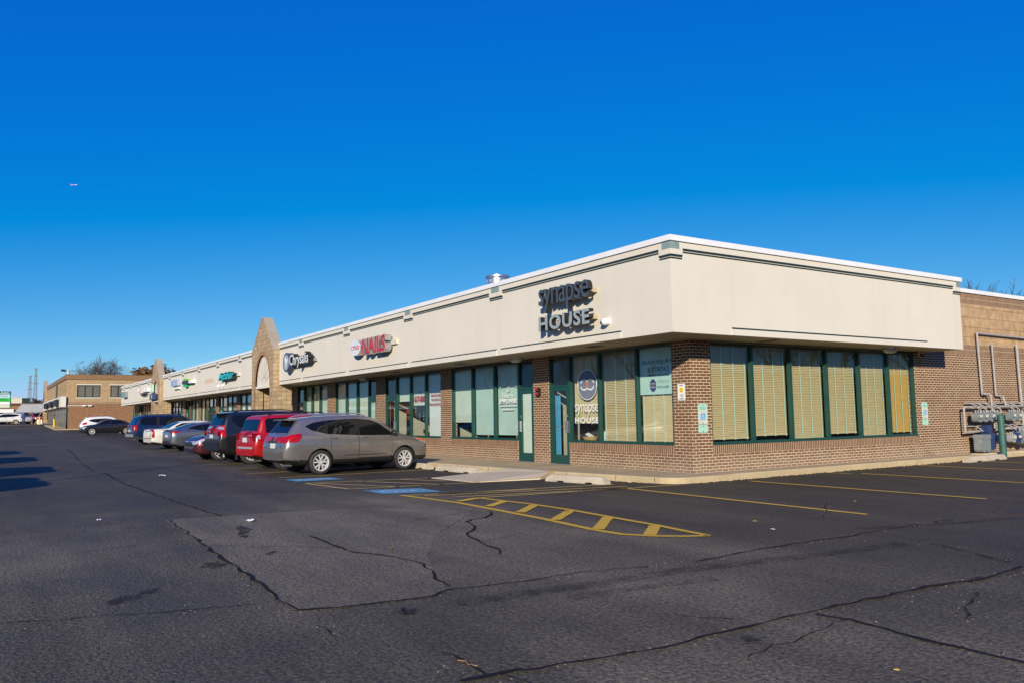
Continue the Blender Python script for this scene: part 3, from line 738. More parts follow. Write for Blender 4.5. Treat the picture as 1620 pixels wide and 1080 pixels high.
# --- fascia
XL = -80.2
G1X, G2X = -27.43, -58.0; GW = 1.87
b = MB()
b.box(XL, B_, -A_, -A_+.18, ZF0, 5.02); b.box(B_-.18, B_, -A_+.181, 9.66, ZF0, 5.02); b.box(-.2, B_-.181, 9.50, 9.659, ZF0, 5.02)
b.box(XL, XL+.18, -A_+.181, 3, ZF0, 5.02)
fas = b.build('fascia', M_['stucco'], mall)
# projecting band below the coping, stepping down at each bracket
BRX = [-5.78, -11.34, -16.87, -22.34, -32.83, -37.99, -43.2, -48.5, -53.6, -63.2, -68.3, -73.4, -78.2]
b = MB(); s_ = MB(); q_ = MB()
zb, ze = 4.885, 5.02
def fascia_band(P, s0, s1, brs):
    edges = []
    cur = s0
    def run(a, c, z):
        wbox(b, P, a, c, -.035, .0, z, 5.019)
        wbox(s_, P, a, c, -.022, .0, z-.035, z-.001); wbox(s_, P, a, c, -.016, .0, z-.085, z-.060)
    for x in sorted(brs):
        if x-.33 > cur: run(cur, x-.33, zb)
        wbox(b, P, x-.33, x+.33, -.036, .0, 4.745, 5.018); wbox(s_, P, x-.33, x+.33, -.024, .0, 4.71, 4.744); wbox(s_, P, x-.33, x+.33, -.016, .0, 4.66, 4.685)
        wbox(q_, P, x-.20, x-.004, -.043, -.030, 4.865, 5.012); wbox(q_, P, x+.004, x+.20, -.043, -.030, 4.865, 5.012)
        cur = x+.33
    if s1 > cur: run(cur, s1, zb)
PFA = lambda s, d, z: (s, -A_+d, z)
PSB = lambda s, d, z: (B_-d, s, z)
fascia_band(PFA, XL, G2X-GW, BRX[-4:]); fascia_band(PFA, G2X+GW, G1X-GW, BRX[4:9]); fascia_band(PFA, G1X+GW, .72, BRX[:4])
fascia_band(PSB, -1.18, 9.30, [])
# corner bracket wraps round
wbox(b, PFA, .72, B_+.036, -.036, 0, 4.745, 5.018); wbox(b, PSB, -A_, -1.18, -.036, 0, 4.745, 5.018)
wbox(s_, PFA, .72, B_+.024, -.024, 0, 4.71, 4.744); wbox(s_, PSB, -A_, -1.18, -.024, 0, 4.71, 4.744); wbox(s_, PFA, .72, B_+.016, -.016, 0, 4.66, 4.685); wbox(s_, PSB, -A_, -1.18, -.016, 0, 4.66, 4.685)
wbox(q_, PFA, .82, B_+.043, -.043, -.034, 4.865, 5.012); wbox(q_, PSB, -A_-.034, -1.28, -.043, -.034, 4.865, 5.012)
wbox(b, PSB, 9.30, 9.66, -.036, 0, 4.745, 5.018); wbox(s_, PSB, 9.30, 9.66, -.024, 0, 4.71, 4.744); wbox(s_, PSB, 9.30, 9.66, -.016, 0, 4.66, 4.685); wbox(q_, PSB, 9.44, 9.655, -.043, -.034, 4.865, 5.012)
# lower reveal strips and the slightly proud bottom band
segs = [(-.57,-5.55), (-5.79,-11.09), (-11.39,-16.59), (-16.95,-22.04), (-22.39,-25.5), (-29.4,-32.7), (-33.0,-37.8), (-38.1,-43.0), (-43.3,-48.3), (-48.6,-53.4), (-53.7,-56.1), (-60,-63), (-63.3,-68), (-68.3,-73.1), (-73.4,-78), (-78.3,-80.2)]
for a, c in segs: wbox(s_, PFA, c, a, -.022, 0, 3.275, 3.305)
wbox(s_, PSB, .26, 7.84, -.022, 0, 3.265, 3.298)
prev = XL
for a, c in sorted(segs): wbox(b, PFA, min(a,c)-.001, max(a,c), -.018, 0, ZF0, 3.274)
wbox(b, PSB, .26, 7.84, -.018, 0, ZF0, 3.264)
b.split_build('cornice_band', M_['stucco'], mall); s_.split_build('reveal_strip', M_['strip'], mall); q_.split_build('bracket_tile', M_['greysq'], mall)
b = MB()
e = .075
b.box(XL-e, G2X-GW, -A_-e, -A_+.25, 5.021, 5.14); b.box(G2X+GW, G1X-GW, -A_-e, -A_+.25, 5.021, 5.14); b.box(G1X+GW, B_+e, -A_-e, -A_+.25, 5.021, 5.14)
b.box(B_-.25, B_+e, -A_+.2505, 9.66+.03, 5.021, 5.14); b.box(-.3, B_-.2505, 9.45, 9.69, 5.021, 5.139); b.box(XL-e, XL+.2, -A_+.2505, 3, 5.021, 5.139)
b.build('coping', M_['coping'], mall)
# soffit, roof, inside
b = MB(); b.box(XL+.181, B_-.181, -A_+.181, .3, ZF0-.002, ZF0+.02); b.box(-.25, B_-.181, .301, 9.49, ZF0-.002, ZF0+.02); b.build('soffit', M_['soffit'], mall)
b = MB(); b.box(XL+.2, B_-.251, -A_+.251, 9.45, 4.86, 4.9); b.box(XL+.2, -.3, 9.4501, 21.9, 4.86, 4.9); b.build('roof', M_['roof'], mall)
b = MB(); b.box(WEND, -.25, .3, 14, .10, .128); b.build('indoor_floor', M_['floor'], mall)
b = MB(); b.box(WEND, -.25, .31, 14, 3.155, 3.18); b.build('indoor_ceiling', M_['inceil'], mall)
b = MB()
b.box(WEND, -5.9, 7.2, 7.3, .13, 3.15); b.box(-5.9, -.25, 13.7, 13.8, .13, 3.15); b.box(-5.9, -5.8, 7.301, 13.699, .13, 3.15)
for xx in (-5.85, -11.55, -17.06, -22.6, -28, -34, -39.5, -45, -50.5, -56.5, -62, -68, -74): b.box(xx-.05, xx+.05, .25, 7.2, .13, 3.15)
b.split_build('partition_wall', M_['inwall'], mall)
b = MB(); b.box(-5.66, -5.22, .20, .22, .25, 2.02); b.box(-5.66, -5.22, .197, .20, 1.14, 1.155, 1); b.build('display_board', [plain('blue_board', (.10,.36,.62), .6, 0, .05), M_['black']], mall)
# soffit lights and vents
def soffit_light(x, y):
    b = MB(); b.lathe([(.0,-.14), (.10,-.135), (.17,-.09), (.19,-.03), (.19,-.018)], Matrix.Translation((x, y, ZF0)), 18); b.lathe([(.215,-.022), (.215,-.002)], Matrix.Translation((x, y, ZF0)), 18, 1)
    b.build('soffit_light', [M_['lens2'], M_['steel']], mall, smooth=40)
M_['lens2'] = plain('frosted_lens', (.55,.55,.52), .3, 0, .05)
for p in ((.45,7.06), (-6.3,-.55), (-17.6,-.55), (-29,-.6), (-40,-.6), (-51,-.6)): soffit_light(*p)
b = MB()
for x, y in ((.48,2.1), (-2.4,-.79), (-9.18,-.74), (-14.0,-.74), (-20.2,-.74)):
    for i in range(5): b.box(x-.25, x+.25, y-.10+i*.045, y-.075+i*.045, ZF0-.012, ZF0-.003)
b.split_build('soffit_vent', M_['strip'], mall)
# --- stone gables
def gable(parent, cx, y0, zb, label=None):
    W = GW; th = .42
    b = MB(); M = FRONT(cx, y0, zb)          # local x along wall, y up, z outward
    zs, za = 4.80, 6.47-.0; ah, zsp, ar = 1.28, 3.15, 1.53      # shoulder, apex, arch half width, spring, rise
    def arch(k, n=20): return [((ah+k)*math.cos(t), zsp + (ar+k)*math.sin(t)) for t in [PI*i/n for i in range(n+1)]]
    # front and back face as strips between the arch and the outline
    def outline(x):
        ax = abs(x)
        return zs + (za-zs)*(1-(ax-.16)/(W-.16)) if ax > .16 else za
    for d, sgn in ((0.0, 1), (-th, -1)):
        xs = [ah*math.cos(PI*i/24) for i in range(25)]
        for i in range(24):
            x0, x1 = xs[i], xs[i+1]
            z0, z1 = [zsp + ar*math.sin(math.acos(max(-1, min(1, q/ah)))) for q in (x0, x1)]
            P = [M @ Vector(p) for p in ((x1, z1, d), (x0, z0, d), (x0, outline(x0), d), (x1, outline(x1), d))]
            b.poly(P if sgn > 0 else P[::-1])
        for a, c in ((-W, -ah), (ah, W)):
            P = [M @ Vector(p) for p in ((a, 0, d), (c, 0, d), (c, outline(c), d), (a, outline(a), d))]
            b.poly(P if sgn > 0 else P[::-1])
    # sides, top slopes, arch underside
    for sx in (-1, 1):
        b.quad(*[M @ Vector(p) for p in ((sx*W, 0, 0), (sx*W, 0, -th), (sx*W, zs, -th), (sx*W, zs, 0))])
        b.quad(*[M @ Vector(p) for p in ((sx*ah, 0, 0), (sx*ah, zsp, 0), (sx*ah, zsp, -th), (sx*ah, 0, -th))])
    st = b.build('stone_gable', M_['stone'], parent)
    if label: st['label'] = label
    # smooth cap stones on the slopes
    c = MB()
    for sx in (-1, 1):
        P = [(sx*(W+.02), zs-.03), (sx*.16, za+.0), (sx*.10, za+.07), (sx*(W+.045), zs+.05)]
        c.prism(P, M, -th-.03, .03)
    c.prism([(-.16, za), (.16, za), (.10, za+.07), (-.10, za+.07)], M, -th-.031, .031)
    c.build('cap_stone', concrete('gable_cap_stone', (.40,.33,.24), 1.6, .3), st)
    # brick arch ring and toothed brick jambs
    c = MB(); n = 22
    o_, i_ = arch(.19, n), arch(-.0, n)
    for i in range(n):
        c.prism([i_[i], o_[i], o_[i+1], i_[i+1]], M, -.02, .012)
    c.build('arch_ring', M_['archbrick'], st)
    c = MB(); z = .1; k = 0
    while z < zsp-.05:
        for sx in (-1, 1):
            w = .19 if k % 2 else .10
            c.prism([(sx*ah, z), (sx*(ah+w), z), (sx*(ah+w), z+.125), (sx*ah, z+.125)], M, -.02, .008 if k % 2 else .007)
        z += .135; k += 1
    c.split_build('brick_jamb', M_['archbrick'], st)
    # fan-shaped panel filling the arch
    c = MB(); A = arch(-.002, 24)
    c.prism(A, M, -.14, -.10)
    for i in range(1, 8):
        t = PI*i/8; p0 = Vector((.3*math.cos(t), zsp+.12+.3*math.sin(t), -.096)); p1 = Vector((ah*.9*math.cos(t), zsp+.05+ar*.88*math.sin(t), -.096))
        c.cyl(M @ p0, M @ p1, .014, .014, 5, 1)
    for q in (.22, .9):
        for i in range(20):
            t0, t1 = PI*i/20, PI*(i+1)/20
            c.cyl(M @ Vector((ah*q*math.cos(t0), zsp+.08+ar*q*math.sin(t0), -.096)), M @ Vector((ah*q*math.cos(t1), zsp+.08+ar*q*math.sin(t1), -.096)), .012, .012, 5, 1)
    c.prism([(-ah+.01, zsp-.12), (ah-.01, zsp-.12), (ah-.01, zsp+.0), (-ah+.01, zsp+.0)], M, -.15, -.05)
    c.build('fan_panel', [M_['stucco'], plain('panel_groove', (.30,.27,.22), .8)], st)
    # plinth
    c = MB()
    for sx in (-1, 1): c.prism([(sx*(ah-.03), 0), (sx*(W+.05), 0), (sx*(W+.05), .55), (sx*(ah-.03), .55)], M, -th-.05, .05)
    c.build('plinth', M_['block'], st)
    return st
M_['archbrick'] = brick('arch_brick', (.36,.20,.10), (.28,.15,.08), (.42,.31,.2), .0677, .205, 0)
gable(mall, G1X, -1.80, .0, 'stone gable with arched fan panel, nearer to the camera'); gable(mall, G2X, -1.80, .0, 'stone gable with arched fan panel, towards the far end')
# deep side returns that tie each gable back to the wall
b = MB()
for gx in (G1X, G2X):
    for sx in (-1, 1):
        x0 = gx + sx*(GW-.001); b.box(x0-sx*.50, x0, -1.37, -.9, 0, ZF0-.005)
b.split_build('gable_buttress', M_['stone'], mall)
# ------------------------------------------------------------------ signs on the fascia
FY = -A_
def letters(parent, name, s, x0, x1, z0, z1, yf, yb, face, side, bold=0.0, per=True, sp=1.0):
    b = MB(); M = FRONT(x0, 0, z0)
    text(b, s, M, x1-x0, z1-z0, -yb, -yf, 0, 1, bold, sp)
    return b.build(name, [face, side], parent)
def raceway(parent, x0, x1, z0, z1, yf, m='cream'):
    b = MB(); b.box(x0, x1, yf, FY, z0, z1); return b.build('raceway', M_[m], parent)
M_['raceway'] = plain('cream_raceway', (.47,.40,.27), .5, 0, .05)
t = thing('letter_sign', 'two-line dark grey letter sign on the cream fascia above the corner shop', 'sign', (-2.3, FY, 4.0))
letters(t, 'upper_lettering', 'synapse', -3.33, -1.33, 3.965, 4.565, -1.80, -1.67, M_['slate'], M_['slateside'], .004, sp=.92)
letters(t, 'lower_lettering', 'HOUSE', -3.34, -1.32, 3.53, 3.888, -1.80, -1.67, M_['silverface'], M_['slateside'], .03, sp=1.1)
raceway(t, -3.3, -1.36, 4.27, 4.37, -1.668, 'raceway'); raceway(t, -3.3, -1.36, 3.65, 3.75, -1.668, 'raceway')
t = thing('letter_sign', 'red and white letter sign with oval disc, left of the grey letter sign', 'sign', (-14.2, FY, 4.0))
b = MB(); M = FRONT(-15.31, 0, 4.08); b.prism(ellipse(.54, .285, 36), M, -FY, 1.80, 0, 1); b.build('disc', [plain('white_acrylic', (.72,.72,.72), .3, 0, .03), M_['steel']], t)
letters(t, 'disc_lettering', 'CYNDI', -15.71, -14.91, 4.0, 4.16, -1.806, -1.80, M_['red'], M_['red'], .01)
letters(t, 'lettering', 'NAILS', -14.56, -12.52, 3.76, 4.335, -1.83, -1.58, M_['red'], M_['raceway'], .035, sp=.95)
letters(t, 'letter_edge', 'NAILS', -14.57, -12.51, 3.752, 4.343, -1.822, -1.59, M_['raceway'], M_['steel'], .042, sp=.95)
b = MB(); b.box(-14.6, -12.15, -1.585, FY, 3.98, 4.14); b.build('raceway', M_['cream'], t)
t = thing('letter_sign', 'black-edged white letter sign with round navy emblem beside the stone gable', 'sign', (-22.3, FY, 4.0))
b = MB(); M = FRONT(-23.60, 0, 4.07); b.prism(ellipse(.49, .44, 36), M, -FY, 1.80, 0, 0); b.prism(ellipse(.40, .36, 32), M, 1.80, 1.806, 1)
b.prism([(-.02,-.3),(.06,-.1),(.2,.05),(.22,.22),(.05,.08),(.0,.2),(-.12,.3),(-.2,.15),(-.08,.0)], M, 1.806, 1.810, 2); b.build('emblem_disc', [M_['navy'], M_['silverface'], M_['white']], t)
letters(t, 'lettering', 'Chrysalis', -23.05, -20.50, 3.74, 4.37, -1.825, -1.70, M_['white'], M_['black'], .012)
letters(t, 'letter_edge', 'Chrysalis', -23.10, -20.45, 3.72, 4.39, -1.818, -1.60, M_['black'], M_['black'], .04)
b = MB(); b.box(-23.1, -20.2, -1.60, FY, 3.93, 4.07); b.build('raceway', M_['grey'], t)
t = thing('letter_sign', 'turquoise letter sign in flowing script, left of the nearer gable', 'sign', (-34.8, FY, 4.0))
letters(t, 'lettering', 'Aplolstr', -36.55, -33.0, 3.70, 4.23, -1.82, -1.62, M_['teal'], M_['strip'], .05, sp=.82)
b = MB(); b.box(-36.4, -32.7, -1.62, FY, 3.93, 4.06); b.build('raceway', M_['cream'], t)
t = thing('panel_sign', 'small pale blue and grey panel sign on the fascia, left of the green-topped sign', 'sign', (-50.8, FY, 4.1))
b = MB(); b.box(-51.6, -51.0, -1.75, FY, 4.05, 4.47); b.build('blue_panel', M_['skyblue'], t)
b = MB(); b.box(-50.99, -49.2, -1.75, FY, 4.05, 4.50); b.build('grey_panel', plain('lilac_panel', (.40,.43,.55), .4, 0, .15, 4), t)
b = MB(); b.box(-51.2, -49.2, -1.68, FY, 3.80, 3.95); b.build('lower_strip', M_['white'], t)
t = thing('letter_sign', 'grey and white letter sign with green top and green foot', 'sign', (-45.8, FY, 4.1))
letters(t, 'lettering', 'DESIGN', -47.3, -45.2, 4.02, 4.26, -1.8, -1.6, M_['slate'], M_['slateside'], .03)
b = MB(); b.box(-45.1, -44.2, -1.8, FY, 4.02, 4.24); b.build('white_panel', M_['white'], t)
b = MB(); b.box(-47.2, -46.1, -1.75, FY, 4.27, 4.40); b.build('green_panel', plain('lime_panel', (.22,.50,.02), .4, 0, .05), t)
b = MB(); b.box(-47.1, -46.3, -1.75, FY, 3.84, 4.01); b.build('green_panel', plain('leaf_green_panel', (.0,.42,.13), .4, 0, .05), t)
b = MB(); b.box(-47.3, -44.3, -1.6, FY, 4.08, 4.18); b.build('raceway', M_['grey'], t)
b = MB(); b.box(-41.5, -39.05, -A_-.003, -A_, 3.82, 4.1); b.build('paint_patch', plain('peach_paint_patch', (.62,.49,.37), .9, 0, .05), mall)
t = thing('panel_sign', 'dark teal panel sign at the far left end of the fascia', 'sign', (-76.6, FY, 4.1))
b = MB(); b.box(-77.6, -75.4, -1.85, FY, 3.9, 4.45); b.build('panel', M_['meter'], t)
letters(t, 'lettering', '20', -77.2, -75.9, 4.0, 4.36, -1.86, -1.85, M_['teal'], M_['teal'], .03)
t = thing('letter_sign', 'pale pink and white letter sign left of the farther gable', 'sign', (-65.5, FY, 4.1))
letters(t, 'lettering', "HARI'S", -67.6, -63.9, 4.0, 4.42, -1.8, -1.6, plain('pink_letter', (.62,.40,.40), .4, 0, .1), M_['white'], .02)
b = MB(); b.box(-63.8, -62.4, -1.75, FY, 4.05, 4.35); b.build('white_panel', M_['white'], t)
letters(t, 'small_lettering', 'REALTY', -65.9, -63.0, 3.72, 3.92, -1.7, -1.6, M_['black'], M_['black'], .03)
t = thing('blade_sign', 'dark blue box sign with white star hanging on the farther stone gable', 'sign', (G2X-.1, -1.82, 3.5))
b = MB(); b.box(G2X-1.15, G2X+.75, -2.05, -1.82, 3.25, 3.72); b.build('panel', M_['navy'], t)
b = MB(); M = FRONT(G2X-.2, 0, 3.48); b.prism([(.2*(1 if i % 2 == 0 else .42)*math.sin(PI*i/5), .2*(1 if i % 2 == 0 else .42)*math.cos(PI*i/5)) for i in range(10)], M, 2.05, 2.054); b.build('star', M_['white'], t)
b = MB(); b.box(G2X-.95, G2X-.55, -2.0, -1.82, 3.85, 4.5); b.build('green_panel', M_['mint'], t)
def flood(x, lab):
    t = thing('floodlight', lab, 'lamp', (x, FY, 3.42))
    b = MB(); b.cyl((x, FY, 3.42), (x, -1.72, 3.47), .02, .02, 8); b.build('bracket', M_['white'], t)
    b = MB(); b.lathe([(.0, 0), (.05, .0), (.085, .12), (.09, .16), (.0, .165)], frame((x, -1.68, 3.50), (1, 0, 0), (0, .35, -1)), 14); b.build('lamp_head', M_['white'], t, smooth=40)
flood(-37.4, 'left of two small white floodlights under the turquoise script sign'); flood(-36.3, 'right of two small white floodlights under the turquoise script sign')
# cameras
t = thing('security_camera', 'white dome camera on the fascia, right of the grey letter sign', 'camera', (-1.0, FY, 3.53))
b = MB(); b.cyl((-1.0, FY, 3.55), (-1.0, -1.57, 3.55), .085, .085, 20); b.ball((-1.0, -1.62, 3.54), (.085, .085, .085), 18, 12); b.build('housing', M_['white'], t, smooth=40)
b = MB(); b.ball((-1.035, -1.655, 3.525), (.055, .055, .055), 16, 10); b.build('lens', M_['black'], t, smooth=60)
t = thing('security_camera', 'white camera under the soffit at the right end of the side windows', 'camera', (.12, 9.05, ZF0))
b = MB(); b.cyl((.12, 9.05, ZF0-.003), (.12, 9.05, ZF0-.06), .05, .05, 14); b.ball((.15, 9.04, ZF0-.10), (.08, .07, .065), 14, 10); b.build('housing', M_['white'], t, smooth=40)
b = MB(); b.cyl((.17, 9.0, ZF0-.11), (.235, 8.97, ZF0-.125), .045, .045, 14); b.build('lens', M_['black'], t, smooth=40)
# fire strobe on the pier
t = thing('fire_strobe', 'black and red fire alarm strobe on the brick pier between the two green doors', 'alarm', (-5.94, 0, 2.15))
b = MB(); b.box(-6.03, -5.86, -.07, .0, 2.03, 2.25); b.build('housing', M_['black'], t)
b = MB(); b.box(-6.02, -5.93, -.09, -.07, 2.19, 2.27); b.box(-6.0, -5.89, -.10, -.07, 2.06, 2.13); b.build('lens', M_['red'], t)
# ------------------------------------------------------------------ window lettering and posters
M_['navy3'] = plain('slate_vinyl', (.16,.18,.25), .4, 0, .05)
def pane_text(par, name, s, x0, x1, z0, z1, m, d=.068, bold=.0, sp=1.0):
    b = MB(); M = FRONT(x0, 0, z0); text(b, s, M, x1-x0, z1-z0, -d-.0, -d+.002, 0, 0, bold, sp); return b.build(name, m, par)
def emblem(par, cx, cz, rx, rz, d, top, bot, k=1.0):
    b = MB(); M = FRONT(cx, 0, cz); e = -d
    b.prism(ellipse(rx*1.05, rz*1.05, 40), M, e-.001, e, 2)
    b.prism([(rx*math.cos(R(a)), rz*math.sin(R(a))) for a in range(10, 171, 8)], M, e, e+.001, 0)
    b.prism([(rx*math.cos(R(a)), rz*math.sin(R(a))) for a in range(190, 351, 8)], M, e, e+.001, 1)
    b.prism([(rx*.97*math.cos(R(a)), rz*.97*math.sin(R(a))) for a in (170, 190, 350, 370)], M, e, e+.001, 1)
    for sy in (1, -1):
        for cxx in (-rx*.33, rx*.33):
            n = 14; pts = [(cxx+rx*.36*math.cos(PI*i/n), sy*(rz*.10+rz*.24*math.sin(PI*i/n))) for i in range(n+1)]
            for i in range(n):
                p, q = Vector((*pts[i], 0)), Vector((*pts[i+1], 0)); tt = (q-p).normalized(); nn = Vector((-tt.y, tt.x, 0))*rx*.045
                b.prism([(p-nn)[:2], (q-nn)[:2], (q+nn)[:2], (p+nn)[:2]], M, e+.001, e+.002, 2)
    b.prism(ellipse(rx*.10, rz*.18, 18, 0, rz*.02), M, e+.002, e+.003, 3)
    return b.build('emblem', [top, bot, M_['white'], M_['orange']], par)
emblem(wl, -3.815, 2.265, .395, .385, .069, M_['navy2'], M_['navy3'])
pane_text(wl, 'window_lettering', 'synapse', -4.36, -3.36, 1.46, 1.76, M_['white'], bold=-.004, sp=.95)
pane_text(wl, 'window_lettering', 'HOUSE', -4.37, -3.35, 1.25, 1.405, M_['white'], bold=.012, sp=1.15)
b = MB(); b.box(-1.79, -.615, .11, .114, 1.93, 3.03); po = b.build('poster', M_['posterfilm'], wr)
def ptext(s, x0, x1, z0, z1, m, bold=0.0): return pane_text(po, 'poster_lettering', s, x0, x1, z0, z1, m, .110, bold)
ptext('BRAIN INJURY', -1.70, -.68, 2.62, 2.75, M_['postertext'], .01); ptext('& STROKE', -1.52, -.78, 2.46, 2.58, M_['postertext'], .015); ptext('REHAB SERVICES', -1.52, -.78, 2.36, 2.42, M_['postertext'], .01)
ptext('synapse', -1.20, -.80, 2.165, 2.265, M_['grey']); ptext('HOUSE', -1.20, -.80, 2.07, 2.13, M_['postertext'], .02)
emblem(po, -1.335, 2.145, .115, .155, .107, M_['navy'], M_['navy'])
pane_text(wc, 'window_lettering', 'Flour to', -8.03, -7.375, 2.03, 2.165, M_['white'])
pane_text(wc, 'window_lettering', 'EMPOWER', -8.20, -7.21, 1.86, 2.0, M_['white'], bold=.03)
b = MB(); b.box(-8.2, -7.21, .067, .069, 1.805, 1.813); b.build('lettering_rule', M_['strip'], wc)
b = MB(); b.box(-8.18, -7.23, .067, .069, 1.765, 1.79); b.box(-8.05, -7.4, .067, .069, 1.65, 1.68); b.build('fine_print', plain('faded_white_vinyl', (.62,.68,.66), .5), wc)
b = MB(); M = FRONT(-7.69, 0, 2.2)
for a in (-75, -45, -18, 18, 45, 75):
    cx, cz = .46*math.sin(R(a)), .13+.10*math.cos(R(a)); b.prism([(cx+.035*(1 if i % 2 == 0 else .45)*math.sin(PI*i/5), cz+.04*(1 if i % 2 == 0 else .45)*math.cos(PI*i/5)) for i in range(10)], M, -.069, -.067)
b.prism([(-.07,.16),(-.06,.04),(0,-.0),(.06,.04),(.07,.16),(.045,.16),(.035,.06),(0,.03),(-.035,.06),(-.045,.16)], M, -.069, -.067)
b.prism([(-.01,.17),(.1,.30),(.12,.28),(.02,.16)], M, -.069, -.067); b.build('window_star', M_['white'], wc)
pane_text(we, 'window_lettering', '617-8805', -14.27, -13.24, 2.02, 2.26, M_['red'], .13, .05, .95)
pane_text(we, 'window_lettering', '(630)', -13.92, -13.60, 2.34, 2.43, M_['navy2'], .13, .02)
for s, z in (('MANICURE', 2.20), ('WAXING &', 2.05), ('PEDICURE SPECIAL', 1.88)): pane_text(wd, 'window_lettering', s, -12.9 if s[0] != 'P' else -13.02, -12.2 if s[0] != 'P' else -12.08, z, z+.09, plain('faded_red_vinyl', (.5,.09,.10), .5), .13, .03)
# things standing inside the windows
t = thing('basket', 'wicker basket with papers on the sill of the lettered window', 'basket', (-4.2, .5, ZS))
b = MB(); b.box(-4.5, -3.35, .24, 1.0, .62, ZS-.03); b.build('inner_sill', M_['inwall'], mall)
b = MB(); b.lathe([(.15,0),(.22,.16),(.23,.165),(.20,.16),(.14,.012)], Matrix.Translation((-4.22,.46,ZS-.03)), 20); b.build('wicker_bowl', plain('wicker', (.45,.27,.10), .7, 0, .35, 40), t)
b = MB(); b.obox(Matrix.Translation((-4.22,.46,ZS+.15)) @ Matrix.Rotation(R(35), 4, 'Y') @ Matrix.Rotation(.4, 4, 'Z'), .25, .18, .004); b.build('paper', M_['white'], t)
b = MB(); b.obox(Matrix.Translation((-3.62,.44,ZS+.13)) @ Matrix.Rotation(R(68), 4, 'X') @ Matrix.Rotation(.1, 4, 'Z'), .20, .30, .012)
tag(b.build('leaflet_stand', M_['white'], loc=(-3.62,.44,ZS)), 'white leaflet stand on the sill, right of the wicker basket', 'leaflet')
b = MB(); b.box(-16.5, -13.3, 3.2, 4.0, .13, 1.15); b.box(-16.6, -13.2, 3.1, 4.1, 1.15, 1.2, 1)
tag(b.build('counter', [plain('pine_counter', (.50,.30,.12), .5), M_['slat']], loc=(-15,3.6,.13)), 'pine reception counter seen through the nail shop windows', 'counter')
b = MB(); b.box(-13.95, -13.35, .9, 1.5, .13, .95)
for k in range(160):
    a = random.random()*6.3; r = random.random()*.22; z = 1.0+random.random()*.28
    b.obox(Matrix.Translation((-13.62+r*math.cos(a), 1.1+r*math.sin(a), z)) @ Matrix.Rotation(random.random()*3, 4, 'X') @ Matrix.Rotation(random.random()*3, 4, 'Y'), .09, .05, .004, 1)
tag(b.build('planter', [M_['black'], plain('house_plant_leaf', (.06,.16,.03), .5, 0, .3)], loc=(-13.6,1.1,.13)), 'black planter with green leaves inside the nail shop window', 'plant')
b = MB()
for i in range(12):
    x = -15.5+i*.17
    for j in range(10): 
        z = 2.55-j*.13-.05*(i % 3); b.ball((x, .62+.1*(i % 2), z), (.013,)*3, 6, 4)
tag(b.build('bead_curtain', M_['white'], loc=(-14.5,.65,3.0)), 'bead curtain of small white balls inside the nail shop window', 'curtain')
b = MB(); b.box(-15.1, -14.65, .2, .22, 1.62, 1.78); b.box(-15.0, -14.75, .2, .22, 1.38, 1.52)
tag(b.build('hanging_sign', plain('dark_red_board', (.28,.02,.02), .4), loc=(-14.9,.21,1.6)), 'two dark red boards hanging in the nail shop window', 'sign')
# ------------------------------------------------------------------ plaques on the brick
t = thing('wall_plaque', 'white plaque with yellow smiling face and small black lettering', 'sign', (-.29, 0, 1.96))
b = MB(); b.prism(rrect(.235, .37, .02, 4), FRONT(-.29, 0, 1.96), .002, .008); b.build('plate', M_['white'], t)
b = MB(); M = FRONT(-.29, 0, 2.0); b.prism(ellipse(.062, .062, 24), M, .008, .0095, 0)
for sx in (-.022, .022): b.prism(ellipse(.007, .012, 10, sx, .018), M, .0095, .0105, 1)
n = 12
for i in range(n):
    a0, a1 = R(205+i*130/n), R(205+(i+1)*130/n); b.prism([(.036*math.cos(a0), .036*math.sin(a0)), (.042*math.cos(a0), .042*math.sin(a0)), (.042*math.cos(a1), .042*math.sin(a1)), (.036*math.cos(a1), .036*math.sin(a1))], M, .0095, .0105, 1)
b.build('face', [plain('smile_yellow', (.82,.62,.01), .4), M_['black']], t)
for s, w, z in (('SMILE', .11, 2.095), ("YOU'RE", .13, 1.875), ('ON', .05, 1.84), ('CAMERA', .14, 1.795)):
    b = MB(); text(b, s, FRONT(-.29-w/2, 0, z), w, .024, .008, .0095, 0, None, .02); b.build('plaque_lettering', M_['black'], t)
